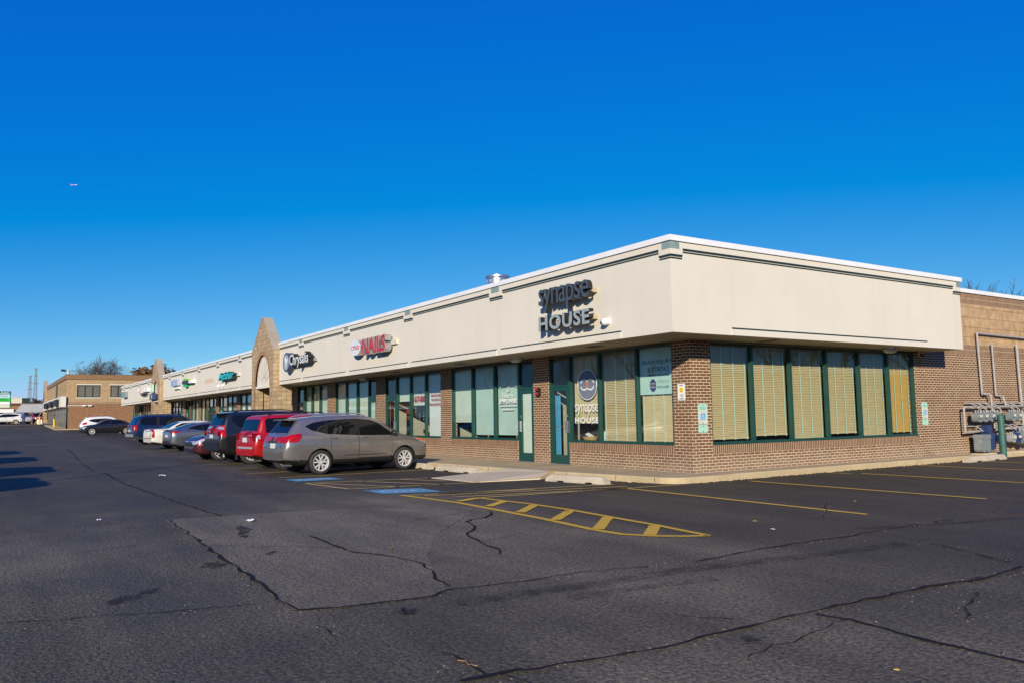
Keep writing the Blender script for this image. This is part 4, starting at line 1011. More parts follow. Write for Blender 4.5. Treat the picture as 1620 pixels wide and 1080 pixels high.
def access_sign(y, z, lab):
    t = thing('parking_sign', lab, 'sign', (0, y, z))
    b = MB(); M = SIDE(0, y, z); b.prism(rrect(.30, .46, .04, 5), M, .004, .009, 0); b.prism(rrect(.25, .30, .01, 2, 0, -.06), M, .009, .0095, 1); b.build('upper_plate', [M_['mint'], M_['cream']], t)
    b = MB(); b.prism(rrect(.15, .15, .008, 3, .0, -.055), M, .0095, .0105); b.build('blue_symbol_panel', M_['skyblue'], t)
    b = MB(); b.prism(ellipse(.013, .013, 10, -.01, .0), M, .0105, .0115)
    for q in ([(-.012,-.01),(-.002,-.01),(.0,-.055),(-.01,-.055)], [(-.01,-.05),(.03,-.05),(.03,-.06),(-.01,-.06)], [(.025,-.055),(.034,-.055),(.048,-.09),(.038,-.09)], [(-.01,-.028),(.02,-.028),(.02,-.036),(-.01,-.036)]): b.prism(q, M, .0105, .0115)
    for i in range(10):
        a0, a1 = R(110+i*24), R(110+(i+1)*24); b.prism([(-.004+r*math.cos(a), -.075+r*math.sin(a)) for r, a in ((.028,a0),(.036,a0),(.036,a1),(.028,a1))], M, .0105, .0115)
    b.build('wheelchair_symbol', M_['white'], t)
    b = MB(); text(b, 'RESERVED', SIDE(0, y-.10, z+.125), .2, .028, .009, .0100, 0, None, .02); text(b, 'PARKING', SIDE(0, y-.09, z+.09), .18, .025, .009, .0100, 0, None, .02); b.build('sign_lettering', plain('sign_green', (.10,.42,.28), .5), t)
    b = MB(); b.prism(rrect(.30, .17, .04, 5, 0, -.33), M, .004, .009); b.build('lower_plate', M_['mint'], t)
    b = MB()
    for zz in (.195, -.205, -.275, -.385): b.prism(ellipse(.012, .012, 10, 0, zz), M, .009, .014)
    b.build('screw', plain('rusty_screw', (.16,.07,.03), .6), t)
access_sign(.34, 1.45, 'mint green accessible parking sign on the corner brick, left of the side windows'); access_sign(9.32, 1.45, 'mint green accessible parking sign right of the amber blind')
# ------------------------------------------------------------------ gas meters, pipes and bollard on the side wall
t = thing('gas_meter_rack', 'pale grey gas pipes and rows of grey and blue meters on the brick side wall', 'gas meters', (.2, 13, .13))
def pipe(pts, r, m='pipe', nm='pipe'):
    b = MB(); b.tube(pts, r, 10); o = b.build(nm, M_[m], t, smooth=45); return o
D = .22
pipe([(.09,16,3.74), (.09,12.30,3.78), (.09,12.38,1.93), (.16,12.38,1.92), (.16,12.62,1.93), (.2,12.66,1.86), (.22,12.70,.88)], .034)
pipe([(.0,13.16,3.46), (.09,13.16,3.46), (.09,13.20,1.88), (.14,13.50,1.87), (D,13.52,1.52)], .029)
pipe([(.0,14.72,3.50), (.09,14.72,3.50), (.09,14.78,1.75), (.12,14.80,.35)], .046)
pipe([(D,11.02,.78), (D,11.02,1.52), (D,15.4,1.55)], .034); pipe([(D,11.02,.78), (D,15.4,.90)], .034)
pipe([(.12,11.3,1.64), (.12,16,1.64)], .022); pipe([(.12,11.25,.95), (.12,16,.97)], .022)
b = MB()
for y in (11.6, 11.95, 12.4, 12.8, 13.6, 13.95, 14.5):
    b.cyl((.12,y,1.64), (.30,y+.06,1.55), .016, .016, 8); b.cyl((D,y+.12,1.53), (.34,y+.12,1.44), .018, .018, 8); b.cyl((.34,y+.12,1.44), (.34,y+.12,1.36), .022, .022, 8)
    b.cyl((.12,y+.1,.96), (.28,y+.16,.88), .016, .016, 8); b.cyl((D,y+.2,.88), (.34,y+.2,.80), .018, .018, 8)
b.split_build('pipe_branch', M_['pipe'], t, smooth=45)
b = MB()
for y in (11.4, 12.0, 12.9, 13.8, 14.6): b.box(0, D, y-.012, y+.012, 1.47, 1.49); b.box(0, D, y-.012, y+.012, .80, .82)
b.split_build('pipe_bracket', M_['steel'], t)
def meter(y, z, m, s=1.0, x=.34):
    b = MB(); M = SIDE(x, y, z)
    b.prism([(px*s, pz*s) for px, pz in rrect(.25, .27, .09, 5)], M, -.09*s, .09*s); b.prism([(px*s, pz*s+.03*s) for px, pz in rrect(.19, .13, .03, 3)], M, .09*s, .125*s)
    b.cyl(M @ Vector((-.07*s, .13*s, 0)), M @ Vector((-.07*s, .20*s, 0)), .026*s, .026*s, 10); b.cyl(M @ Vector((.07*s, .13*s, 0)), M @ Vector((.07*s, .20*s, 0)), .026*s, .026*s, 10)
    mm = b.build('gas_meter', M_[m], t, smooth=35)
    b = MB(); b.prism(rrect(.13*s, .065*s, .01, 3, 0, .04*s), M, .125*s, .130*s); b.build('dial_face', M_['cream'], mm)
for i, y in enumerate((11.50, 11.83, 12.22, 12.62, 13.50, 13.86)): meter(y, 1.22, 'meter', 1.05)
b = MB(); y = 11.66
for sy in (-.13, .13): b.prism(rrect(.23, .46, .10, 5, sy, 0), SIDE(.36, y, .42), -.12, .12)
b.prism(rrect(.50, .14, .05, 4, 0, .22), SIDE(.36, y, .42), -.14, .14); b.build('gas_meter', M_['meter'], t, smooth=35)['label'] = 'large twin-bodied grey gas meter'
b = MB(); b.prism(rrect(.40, .52, .12, 5), SIDE(.33, 12.06, .50), -.13, .13); b.prism(rrect(.20, .26, .06, 4, -.03, .36), SIDE(.33, 12.06, .50), -.09, .09); b.build('gas_meter', M_['meterblue'], t, smooth=35)['label'] = 'tall blue gas meter'
for y, m, s in ((12.42,'meter',1.0), (12.70,'grey',.9), (13.45,'grey',.95), (13.68,'meterblue',1.2), (14.1,'meter',1.5), (14.45,'meter',1.3)): meter(y, .55, m, s)
b = MB(); b.box(.15, .5, 11.4, 15.2, .131, .155); b.build('meter_pad', M_['concrete2'], t)
t = thing('bollard', 'faded green steel bollard in front of the gas meters', 'bollard', (.70, 12.12, 0))
b = MB(); b.cyl((.71,12.13,-.05), (.70,12.13,1.26), .095, .095, 24); b.ball((.70,12.13,1.26), (.095,.095,.04), 20, 8); b.build('post', M_['bollard'], t, smooth=40)
# roof vent
t = thing('roof_vent', 'round galvanised vent drum rising above the white coping', 'vent', (-16.06, 5, 4.9))
b = MB(); b.lathe([(.46,0),(.46,2.42),(.53,2.46),(.53,2.54),(.51,2.55),(.47,2.50)], Matrix.Translation((-16.06,5,4.9)), 32); b.build('drum', M_['steel'], t, smooth=35)
b = MB()
for i in range(10):
    a = 2*PI*i/10; c = Vector((-16.06+.465*math.cos(a), 5+.465*math.sin(a), 7.2)); b.obox(Matrix.Translation(c) @ Matrix.Rotation(a, 4, 'Z'), .02, .12, .10)
b.build('louvre', M_['grey'], t)
# ------------------------------------------------------------------ vehicles
def pchip(keys):
    xs = [k[0] for k in keys]; ys = [k[1] for k in keys]; n = len(xs)
    h = [xs[i+1]-xs[i] for i in range(n-1)]; d = [(ys[i+1]-ys[i])/h[i] for i in range(n-1)]
    m = [0]*n
    if n > 2:
        m[0] = d[0]; m[-1] = d[-1]
        for i in range(1, n-1):
            if d[i-1]*d[i] <= 0: m[i] = 0
            else:
                w1 = 2*h[i]+h[i-1]; w2 = h[i]+2*h[i-1]; m[i] = (w1+w2)/(w1/d[i-1]+w2/d[i])
    else: m = [d[0], d[0]]
    def f(x):
        if x <= xs[0]: return ys[0]
        if x >= xs[-1]: return ys[-1]
        i = 0
        while x > xs[i+1]: i += 1
        t = (x-xs[i])/h[i]
        return ((1+2*t)*(1-t)**2*ys[i] + t*(1-t)**2*h[i]*m[i] + t*t*(3-2*t)*ys[i+1] + t*t*(t-1)*h[i]*m[i+1])
    return f
def lin(keys):
    def f(x):
        if x <= keys[0][0]: return keys[0][1]
        for (a, ya), (b_, yb) in zip(keys, keys[1:]):
            if x <= b_: return ya + (yb-ya)*(x-a)/(b_-a)
        return keys[-1][1]
    return f
def chaikin(p, k=2):
    for _ in range(k):
        q = [p[0]]
        for i in range(len(p)-1):
            a, c = p[i], p[i+1]
            q.append((a[0]*.75+c[0]*.25, a[1]*.75+c[1]*.25)); q.append((a[0]*.25+c[0]*.75, a[1]*.25+c[1]*.75))
        q.append(p[-1]); p = q
    return p
class Car:
    def __init__(s, S):
        s.S = S; s.L = S['L']; s.W = S['W']/2
        s.top = pchip(S['top']); s.bot = lin(S['bot']); s.belt = lin(S['belt'])
        s.wid = pchip(S['wid']); s.wt = lin(S['wt'])
        s.rc = {}
    def ring(s, x):
        key = round(x, 4)
        if key in s.rc: return s.rc[key]
        zt, zb = s.top(x), s.bot(x); be = min(s.belt(x), zt-.055); W = s.W*s.wid(x); wt = s.wt(x)*W
        hb = be-zb; bulge = s.S.get('bulge', .96)
        e = min(.07, (zt-be)*.45)
        cabin = min(1, max(0, (zt-be-.06)/.25))
        wt2 = wt*cabin + (W*.90)*(1-cabin) if cabin < 1 else wt
        p = [(0, zb), (W*.80, zb), (W*.93, zb+hb*.07), (W*bulge, zb+hb*.20), (W*1.0, zb+hb*.58), (W*.995, zb+hb*.72), (W*.965, be-.035), (W*.945, be+.004), (wt2+.03*cabin, zt-e), (wt2*.88, zt-e*.25), (wt2*.45, zt-.004), (0, zt)]
        s.rc[key] = chaikin(p, 2); return s.rc[key]
    def Y(s, x, z):
        r = s.ring(x)
        best = None
        for i in range(len(r)-1):
            (y0, z0), (y1, z1) = r[i], r[i+1]
            if min(z0, z1) - 1e-9 <= z <= max(z0, z1) + 1e-9 and y0 > .3*s.W:
                t = 0 if z1 == z0 else (z-z0)/(z1-z0); y = y0+(y1-y0)*t
                if best is None or y > best: best = y
        return best if best is not None else r[-4][0]
    def Z(s, x, y):
        r = s.ring(x); n = len(r)
        for i in range(n-1, n//2, -1):
            (y0, z0), (y1, z1) = r[i-1], r[i]
            if y1 <= y <= y0: 
                t = 0 if y0 == y1 else (y-y1)/(y0-y1); return z1+(z0-z1)*t
        return r[n//2][1]
    def sp(s, x, z, off, sd):
        y = s.Y(x, z); d = .02
        dx = (s.Y(min(x+d, s.L/2), z)-s.Y(max(x-d, -s.L/2), z))/(2*d); dz = (s.Y(x, z+d)-s.Y(x, z-d))/(2*d)
        n = Vector((-dx, 1, -dz)).normalized()
        p = Vector((x, y, z)) + n*off
        return Vector((p.x, p.y*sd, p.z))
    def side(s, b, lo, hi, x0, x1, sd, off=.004, nx=14, nz=5, m=0):
        """panel on the body side between curves lo(x) and hi(x)"""
        vs = []
        for i in range(nx+1):
            x = x0+(x1-x0)*i/nx; a, c = lo(x), hi(x)
            for j in range(nz+1): vs.append(s.sp(x, a+(c-a)*j/nz, off, sd))
        fs = []
        for i in range(nx):
            for j in range(nz):
                q = (i*(nz+1)+j, (i+1)*(nz+1)+j, (i+1)*(nz+1)+j+1, i*(nz+1)+j+1)
                fs.append(q[::-1] if sd > 0 else q)
        b.add(vs, fs, m)
    def upper(s, b, x0, x1, hw, off=.010, nx=10, ny=10, m=0):
        """panel on the upper skin (glass of windscreen / tailgate); hw(x) = half width"""
        vs = []
        for i in range(nx+1):
            x = x0+(x1-x0)*i/nx; w = hw(x)
            for j in range(ny+1):
                y = -w+2*w*j/ny; d = .02; ay = abs(y)
                zx = (s.Z(x+d, ay)-s.Z(x-d, ay))/(2*d); zy = (s.Z(x, ay+d)-s.Z(x, max(ay-d, 0)))/(2*d)*(1 if y > 0 else -1)
                n = Vector((-zx, -zy, 1)).normalized()
                vs.append(Vector((x, y, s.Z(x, ay)))+n*off)
        fs = [(i*(ny+1)+j, (i+1)*(ny+1)+j, (i+1)*(ny+1)+j+1, i*(ny+1)+j+1) for i in range(nx) for j in range(ny)]
        b.add(vs, fs, m)
    def body(s):
        L = s.L/2; xs = set()
        x = -L
        while x < L: xs.add(round(x, 4)); x += .06
        for k in s.S['top']: xs.add(k[0])
        for e in (.012, .03, .055, .09, .13): xs.add(round(-L+e, 4)); xs.add(round(L-e, 4))
        for a, c in s.S.get('dense', []):
            for i in range(9): xs.add(round(a+(c-a)*i/8, 4))
        xs.add(-L); xs.add(L); xs = sorted(xs); ys = [xs[0]]
        for x in xs[1:]:
            if x-ys[-1] > .006: ys.append(x)
        ys[-1] = L
        b = MB(); vs = []; n = None
        for x in ys:
            r = s.ring(x); full = [(x, y, z) for y, z in r] + [(x, -y, z) for y, z in r[-2:0:-1]]
            n = len(full); vs += full
        fs = []
        for i in range(len(ys)-1):
            for j in range(n):
                fs.append((i*n+j, (i+1)*n+j, (i+1)*n+(j+1) % n, i*n+(j+1) % n))
        fs.append(tuple(range(n))); fs.append(tuple((len(ys)-1)*n+j for j in range(n-1, -1, -1)))
        b.add(vs, fs); return b
def car(name, label, cat, S, paint, loc, rz, group=None, glass_front=False):
    """rz: heading of the nose, measured from +x"""
    c = Car(S); root = thing(name, label, cat, (0, 0, 0), group)
    wr, tw = S['wr'], S.get('tw', .215); L, W = S['L']/2, S['W']/2
    ax = (S['xf'], S['xr'])
    # body with real wheel arches
    me0 = bpy.data.meshes.new('t'); b = c.body(); me0.from_pydata([tuple(v) for v in b.v], [], b.f)
    bm_ = bmesh.new(); bm_.from_mesh(me0); bmesh.ops.recalc_face_normals(bm_, faces=bm_.faces); bm_.to_mesh(me0); bm_.free()
    ob = bpy.data.objects.new('t', me0); col.objects.link(ob)
    k = MB(); ar = wr+S.get('gap', .055)
    for x in ax:
        for sd in (-1, 1): k.cyl((x, sd*(W*.50), wr), (x, sd*(W+.3), wr), ar, ar*1.0, 36)
    me1 = bpy.data.meshes.new('t2'); me1.from_pydata([tuple(v) for v in k.v], [], k.f)
    oc = bpy.data.objects.new('t2', me1); col.objects.link(oc)
    md = ob.modifiers.new('b', 'BOOLEAN'); md.operation = 'DIFFERENCE'; md.object = oc; md.solver = 'EXACT'; md.use_self = True
    dg = bpy.context.evaluated_depsgraph_get(); me = bpy.data.meshes.new_from_object(ob.evaluated_get(dg))
    bpy.data.objects.remove(ob); bpy.data.objects.remove(oc)
    me.name = 'body'; me.materials.clear(); me.materials.append(paint); me.materials.append(M_['dark']); me.materials.append(S.get('clad', M_['black']))
    clad = S.get('cladz', 0)
    for p in me.polygons:
        p.use_smooth = True; p.material_index = 0; q = p.center
        for x in ax:
            r = math.hypot(q.x-x, q.z-wr)
            if (abs(r-ar) < .02 and abs(q.y) < c.Y(max(-L, min(L, q.x)), max(q.z, .3))-.004 and abs(p.normal.y) < .5) or (r < ar+.01 and abs(q.y) < W*.55): p.material_index = 1
        if p.material_index == 0 and (q.z < clad or p.normal.z < -.75): p.material_index = 2
    me.set_sharp_from_angle(angle=R(38))
    bo = bpy.data.objects.new('body', me); col.objects.link(bo); bo.parent = root
    def part(nm, mb, mats, parent=root, smooth=35):
        if not mb.f: return None
        return mb.build(nm, mats, parent, smooth=smooth)
    # glass
    cg = M_['carglass']
    b = MB(); c.upper(b, S['ws'][0], S['ws'][1], lin(S['wsw'])); part('windscreen', b, M_['carinner'])
    if 'rg' in S:
        b = MB(); c.upper(b, S['rg'][0], S['rg'][1], lin(S['rgw'])); part('rear_window', b, M_['carinner'])
    for sd in (-1, 1):
        for (x0, x1, lo, hi) in S['win']:
            b = MB(); c.side(b, lin(lo), lin(hi), x0, x1, sd, .011, 16, 5); part('side_window', b, M_['carinner'])
        ws_ = sorted(S['win'])
        for wA, wB in zip(ws_, ws_[1:]):      # black pillar trim between neighbouring panes
            b = MB(); lA, hA, lB, hB = lin(wA[2])(wA[1]), lin(wA[3])(wA[1]), lin(wB[2])(wB[0]), lin(wB[3])(wB[0])
            x0, x1 = wA[1], wB[0]
            c.side(b, lin([(x0, lA), (x1, lB)]), lin([(x0, hA), (x1, hB)]), x0, x1, sd, .009, 3, 4); part('pillar_trim', b, S.get('pil', M_['black']))
        if 'chromewin' in S:
            b = MB()
            for (x0, x1, lo, hi) in S['win']:
                lo_ = lin(lo); c.side(b, lambda x: lo_(x)-.014, lambda x: lo_(x)+.006, x0-.01, x1+.01, sd, .007, 14, 1)
            part('window_trim', b, M_['chrome'])
        for (x0, x1, lo, hi, hx) in S['door']:
            lo_, hi_ = lin(lo), lin(hi)
            b = MB(); c.side(b, lambda x: lo_(x), lambda x: hi_(x), x0, x1, sd, .005, 14, 10, 1)
            c.side(b, lambda x: lo_(x)+.008, lambda x: hi_(x), x0+.009, x1-.009, sd, .0085, 14, 10, 0)
            d = part('door', b, [paint, M_['dark']])
            if hx is not None:
                b = MB(); zz = S['hz']; p = c.sp(hx, zz, .022, sd); q = c.sp(hx+.19, zz+.005, .022, sd)
                b.tube([c.sp(hx, zz, .0, sd), p, q, c.sp(hx+.19, zz+.005, 0, sd)], .016, 7); part('handle', b, M_['chrome'] if S.get('chromeh', True) else paint, d)
        if 'mould' in S:
            x0, x1, z0, z1 = S['mould']; b = MB(); c.side(b, lambda x: z0, lambda x: z1, x0, x1, sd, .016, 14, 1); part('side_moulding', b, S.get('mouldm', M_['chrome']))
        # lamps that wrap round the corners
        for nm, key in (('headlight', 'hl'), ('taillight', 'tl')):
            if key not in S: continue
            T = S[key]; b = MB()
            c.side(b, lin(T['lo']), lin(T['hi']), T['x'][0], T['x'][1], sd, .012, 12, 5, 0)
            if 'cap' in T:   # inboard part on the nose / tail
                y0, y1, z0, z1, z2, z3, xx = T['cap']; s_ = -1 if xx < 0 else 1
                y1 = min(y1, W*c.wid(T['x'][0] if xx < 0 else T['x'][1]))
                pts = [(xx, sd*y0, z0), (xx, sd*y1, z1), (xx, sd*y1, z2), (xx, sd*y0, z3)]
                dpt = [(xx-s_*.08, y, z) for _, y, z in pts]
                b.add(pts+dpt, [(0,1,2,3), (3,2,1,0)] + [(i, 4+i, 4+(i+1) % 4, (i+1) % 4) for i in range(4)], 0)
            lm = T.get('m', M_['taillens'] if key == 'tl' else M_['headlens'])
            o = part(nm, b, lm)
            if 'clear' in T:
                b = MB(); z0, z1, xa, xb = T['clear']; c.side(b, lambda x: z0, lambda x: z1, xa, xb, sd, .017, 5, 2); part('clear_lens', b, M_['headlens'], o)
            if 'ind' in T:
                b = MB(); lo_, hi_ = lin(T['lo']), lin(T['hi']); xa, xb = T['ind']; c.side(b, lambda x: lo_(x)+.25*(hi_(x)-lo_(x)), lambda x: hi_(x)-.12*(hi_(x)-lo_(x)), xa, xb, sd, .017, 5, 2); part('indicator', b, M_['amber'], o)
        # mirror
        b = MB(); mx, mz = S['mir']; y = c.Y(mx, mz)
        b.ball((mx-.02, sd*(y+.10), mz+.035), (.06, .105, .075), 12, 8); b.cyl((mx+.02, sd*(y-.02), mz-.02), (mx, sd*(y+.08), mz+.0), .03, .025, 8); part('mirror', b, S.get('mirm', paint))
    # roof rails
    if 'rail' in S:
        x0, x1, ry, rh = S['rail'][:4]
        for sd in (-1, 1):
            b = MB(); pts = []
            for i in range(13):
                t = i/12; x = x0+(x1-x0)*t; h = rh*min(1, min(t, 1-t)*9)
                pts.append((x, sd*ry, c.Z(x, ry)+h))
            b.tube(pts, .019, 8); part('roof_rail', b, S.get('railm', M_['railmetal']))
    # number plate, badge bar
    def capbox(nm, y0, y1, z0, z1, x, th, m, par=root):
        b = MB(); b.box(x, x+(th if x > 0 else -th), y0, y1, z0, z1); return part(nm, b, m, par)
    for nm, y0, y1, z0, z1, x, th, m in S.get('boxes', []): capbox(nm, y0, y1, z0, z1, x, th, M_[m] if m != 'paint' else paint)
    if 'spoil' in S:
        x0, x1, hw, dz = S['spoil']; b = MB()
        sec = []
        for i in range(9):
            t = -1+2*i/8; y = hw*t; z1 = c.Z(x1, abs(y))+.006; z0 = c.Z(x1, abs(y)) + dz
            sec.append([(x1, y, z1-.03), (x1, y, z1), (x0, y*.97, z0+.006), (x0, y*.97, z0-.02)])
        vs = [p for r in sec for p in r]; fs = []
        for i in range(8):
            for j in range(4): fs.append((i*4+j, i*4+(j+1) % 4, (i+1)*4+(j+1) % 4, (i+1)*4+j))
        fs += [(3,2,1,0), (32,33,34,35)]; b.add(vs, fs)
        part('spoiler', b, paint, smooth=30)
    if 'wiper' in S:
        x, z = S['wiper']; b = MB(); b.tube([(x-.03, 0, z), (x-.035, -.22, z+.05), (x-.03, -.36, z+.06)], .012, 6); part('wiper', b, M_['black'])
    if 'exh' in S:
        b = MB(); x, y, z = S['exh']; b.cyl((x+.25, y, z), (x, y, z), .035, .035, 12); part('exhaust_pipe', b, M_['steel'])
    for sp_ in S.get('flap', []):
        for sd in (-1, 1):
            b = MB(); b.box(sp_-.01, sp_+.01, sd*(W*.72), sd*(W*.97), wr*.45, wr*1.05); part('mud_flap', b, M_['black'])
    # wheels
    for x in ax:
        for sd in (-1, 1):
            M = frame((x, sd*(W-tw/2-.012), wr), (1, 0, 0), (0, 0, 1)) if sd < 0 else frame((x, sd*(W-tw/2-.012), wr), (-1, 0, 0), (0, 0, 1))
            h = tw/2; rr_ = S['rim']
            b = MB(); b.lathe([(rr_-.005, -h*.92), (rr_+.03, -h), (wr-.035, -h*.98), (wr-.008, -h*.78), (wr, -h*.45), (wr, h*.45), (wr-.008, h*.78), (wr-.035, h*.98), (rr_+.03, h), (rr_-.005, h*.9)], M, 32)
            wn = root
            t_ = part('wheel', b, M_['tyre'], root, 40)
            b = MB(); b.lathe([(rr_+.004, h*.93), (rr_-.022, h*.86), (rr_-.03, h*.35), (rr_-.03, -h*.8)], M, 28, 0)
            b.lathe([(.0, -h*.15), (rr_-.03, -h*.15)], M, 24, 1)
            n = S.get('spk', 5); two = S.get('twin', False)
            for i in range(n):
                for e in ((-.14, .14) if two else (0,)):
                    a = 2*PI*i/n + PI/2; a2 = a+e*2.1
                    p0 = Vector((.045*math.cos(a), .045*math.sin(a), h*.62)); p1 = Vector(((rr_-.02)*math.cos(a2), (rr_-.02)*math.sin(a2), h*.74))
                    d = (p1-p0); ln_ = d.length; sw = S.get('sw', .052)
                    ang = math.atan2(d.y, d.x); cc = (p0+p1)/2
                    b.obox(M @ Matrix.Translation(cc) @ Matrix.Rotation(ang, 4, 'Z'), ln_, sw, .03, 0)
            b.lathe([(.0, h*.82), (.05, h*.80), (.062, h*.6), (.062, h*.3)], M, 16, 0)
            part('rim', b, [M_['alloy'], M_['black']], t_, 35)
    root.location = loc; root.rotation_euler = (0, 0, rz); k = S.get('sc', .955); root.scale = (k, k, k); ORG[root.name] = tuple(loc)
    return root
M_['tyre'] = plain('tyre_rubber', (.028,.027,.026), .8, 0, .2, 12, .3, 60)
M_['alloy'] = plain('alloy_wheel', (.66,.65,.64), .3, .25, .05)
M_['railmetal'] = plain('silver_rail', (.60,.60,.61), .3, .8, .05)
M_['amber'] = plain('amber_lens', (.75,.16,.01), .15, 0, .05, coat=1)
M_['taillens'] = plain('red_tail_lens', (.34,.003,.005), .22, 0, .35, 14, coat=.2, spec=.3)
M_['headlens'] = plain('clear_headlamp', (.52,.54,.56), .12, .35, .45, 12, coat=1)
M_['carinner'] = plain('tinted_car_glass', (.006,.007,.008), .03, 0, .1, 2, spec=.4)
M_['carinner2'] = plain('lightly_tinted_glass', (.02,.035,.034), .02, 0, .1, 2, spec=.8)
P_grey = carpaint('warm_grey_metallic', (.27,.243,.226), .6, .27)
P_red = carpaint('bright_red_paint', (.40,.003,.006), .1, .4, .45)
P_black = carpaint('black_paint', (.010,.0105,.012), .0, .3)
P_maroon = carpaint('dark_plum_metallic', (.085,.016,.024), .45, .35, .55)
P_silver = carpaint('blue_silver_metallic', (.17,.19,.24), .7, .36)
P_white = carpaint('pearl_white_paint', (.74,.72,.64), .0, .35)
P_white2 = carpaint('white_paint_far', (.74,.74,.73), .0, .35)
P_navy = carpaint('navy_metallic', (.008,.026,.085), .4, .35, .6)
P_dred = carpaint('crimson_paint', (.30,.01,.02), .1, .35)
P_bluegrey = carpaint('slate_metallic', (.09,.11,.14), .6, .36)

WID = [(-1, .80), (-.985, .86), (-.955, .915), (-.90, .965), (-.80, .99), (-.5, 1), (.5, 1), (.80, .98), (.88, .95), (.945, .87), (.98, .76), (1, .62)]
def wid(L, w=WID): return [(a*L/2, b) for a, b in w]
def flat_(z): return [(-9, z), (9, z)]

# grey crossover, nearest
S1 = dict(L=4.66, W=1.80, wr=.338, rim=.235, xf=1.40, xr=-1.29, spk=5, twin=True, sw=.036, hz=.985,
  top=[(-2.33,.80),(-2.315,.86),(-2.27,.98),(-2.19,1.13),(-2.02,1.36),(-1.90,1.50),(-1.80,1.555),(-1.5,1.60),(-.9,1.645),(-.2,1.66),(.25,1.62),(.52,1.555),(.96,1.325),(1.42,1.075),(1.6,1.035),(2.0,.955),(2.2,.87),(2.28,.78),(2.33,.66)],
  bot=[(-2.33,.42),(-2.1,.33),(-1.8,.25),(1.9,.25),(2.2,.27),(2.33,.34)], belt=[(-2.33,.95),(-2.0,1.12),(-1.2,1.075),(.3,1.01),(1.3,.95),(2.33,.8)],
  wid=wid(4.66, [(-1,.80),(-.985,.85),(-.955,.905),(-.90,.955),(-.80,.985),(-.5,1),(.5,1),(.80,.985),(.88,.955),(.945,.875),(.98,.77),(1,.62)]), wt=[(-2.33,.80),(-2.0,.76),(-1.5,.775),(.4,.78),(.7,.78),(1.4,.82),(2.33,.8)],
  ws=(.70,1.36), wsw=[(.70,.56),(1.36,.68)], rg=(-2.16,-1.93), rgw=[(-2.16,.60),(-1.93,.53)],
  win=[(-1.72,-1.12,[(-1.72,1.33),(-1.55,1.225),(-1.12,1.125)],[(-1.72,1.345),(-1.5,1.435),(-1.12,1.49)]),
       (-1.08,-.155,[(-1.08,1.12),(-.155,1.062)],[(-1.08,1.495),(-.155,1.535)]),
       (-.085,1.06,[(-.085,1.058),(1.06,1.04)],[(-.085,1.53),(.30,1.49),(.54,1.41),(1.06,1.06)])],
  door=[(-1.0,-.13,[(-1.0,.72),(-.93,.47),(-.13,.42)],[(-1.0,1.10),(-.13,1.05)],-.98),(-.12,.98,[(-.12,.42),(.9,.42),(.98,.5)],[(-.12,1.05),(.98,1.02)],-.02)],
  mould=(-.62,.92,.495,.52), tl=dict(x=(-2.318,-1.86), lo=[(-2.33,.90),(-2.2,.905),(-1.95,.93),(-1.84,1.09)], hi=[(-2.33,.96),(-2.25,1.06),(-2.1,1.125),(-1.84,1.145)]),
  hl=dict(x=(1.75,2.31), lo=[(1.75,.93),(2.05,.80),(2.31,.66)], hi=[(1.75,.955),(2.05,.895),(2.25,.80),(2.31,.72)], ind=(1.80,2.14)),
  mir=(1.02,1.07), rail=(-1.62,.25,.60,.055), spoil=(-2.10,-1.80,.56,-.015), wiper=(-2.20,1.16), exh=(-2.22,-.45,.27), flap=(-1.66,1.05),
  boxes=[('tailgate_trim',-.36,.36,.90,.945,-2.30,.035,'chrome'),('number_plate',-.15,.15,.745,.885,-2.318,.022,'plate'),('badge',-.62,-.5,.79,.82,-2.318,.018,'chrome')], cladz=.43, mirm=M_['black'], sc=.955)
M_['plate'] = plain('licence_plate', (.60,.63,.68), .4, 0, .2, 30)
grey = car('crossover', 'grey crossover with silver roof rails, nearest car in the row beside the kerb ramp', 'car', S1, P_grey, (-8.80,-4.62,0), R(96))
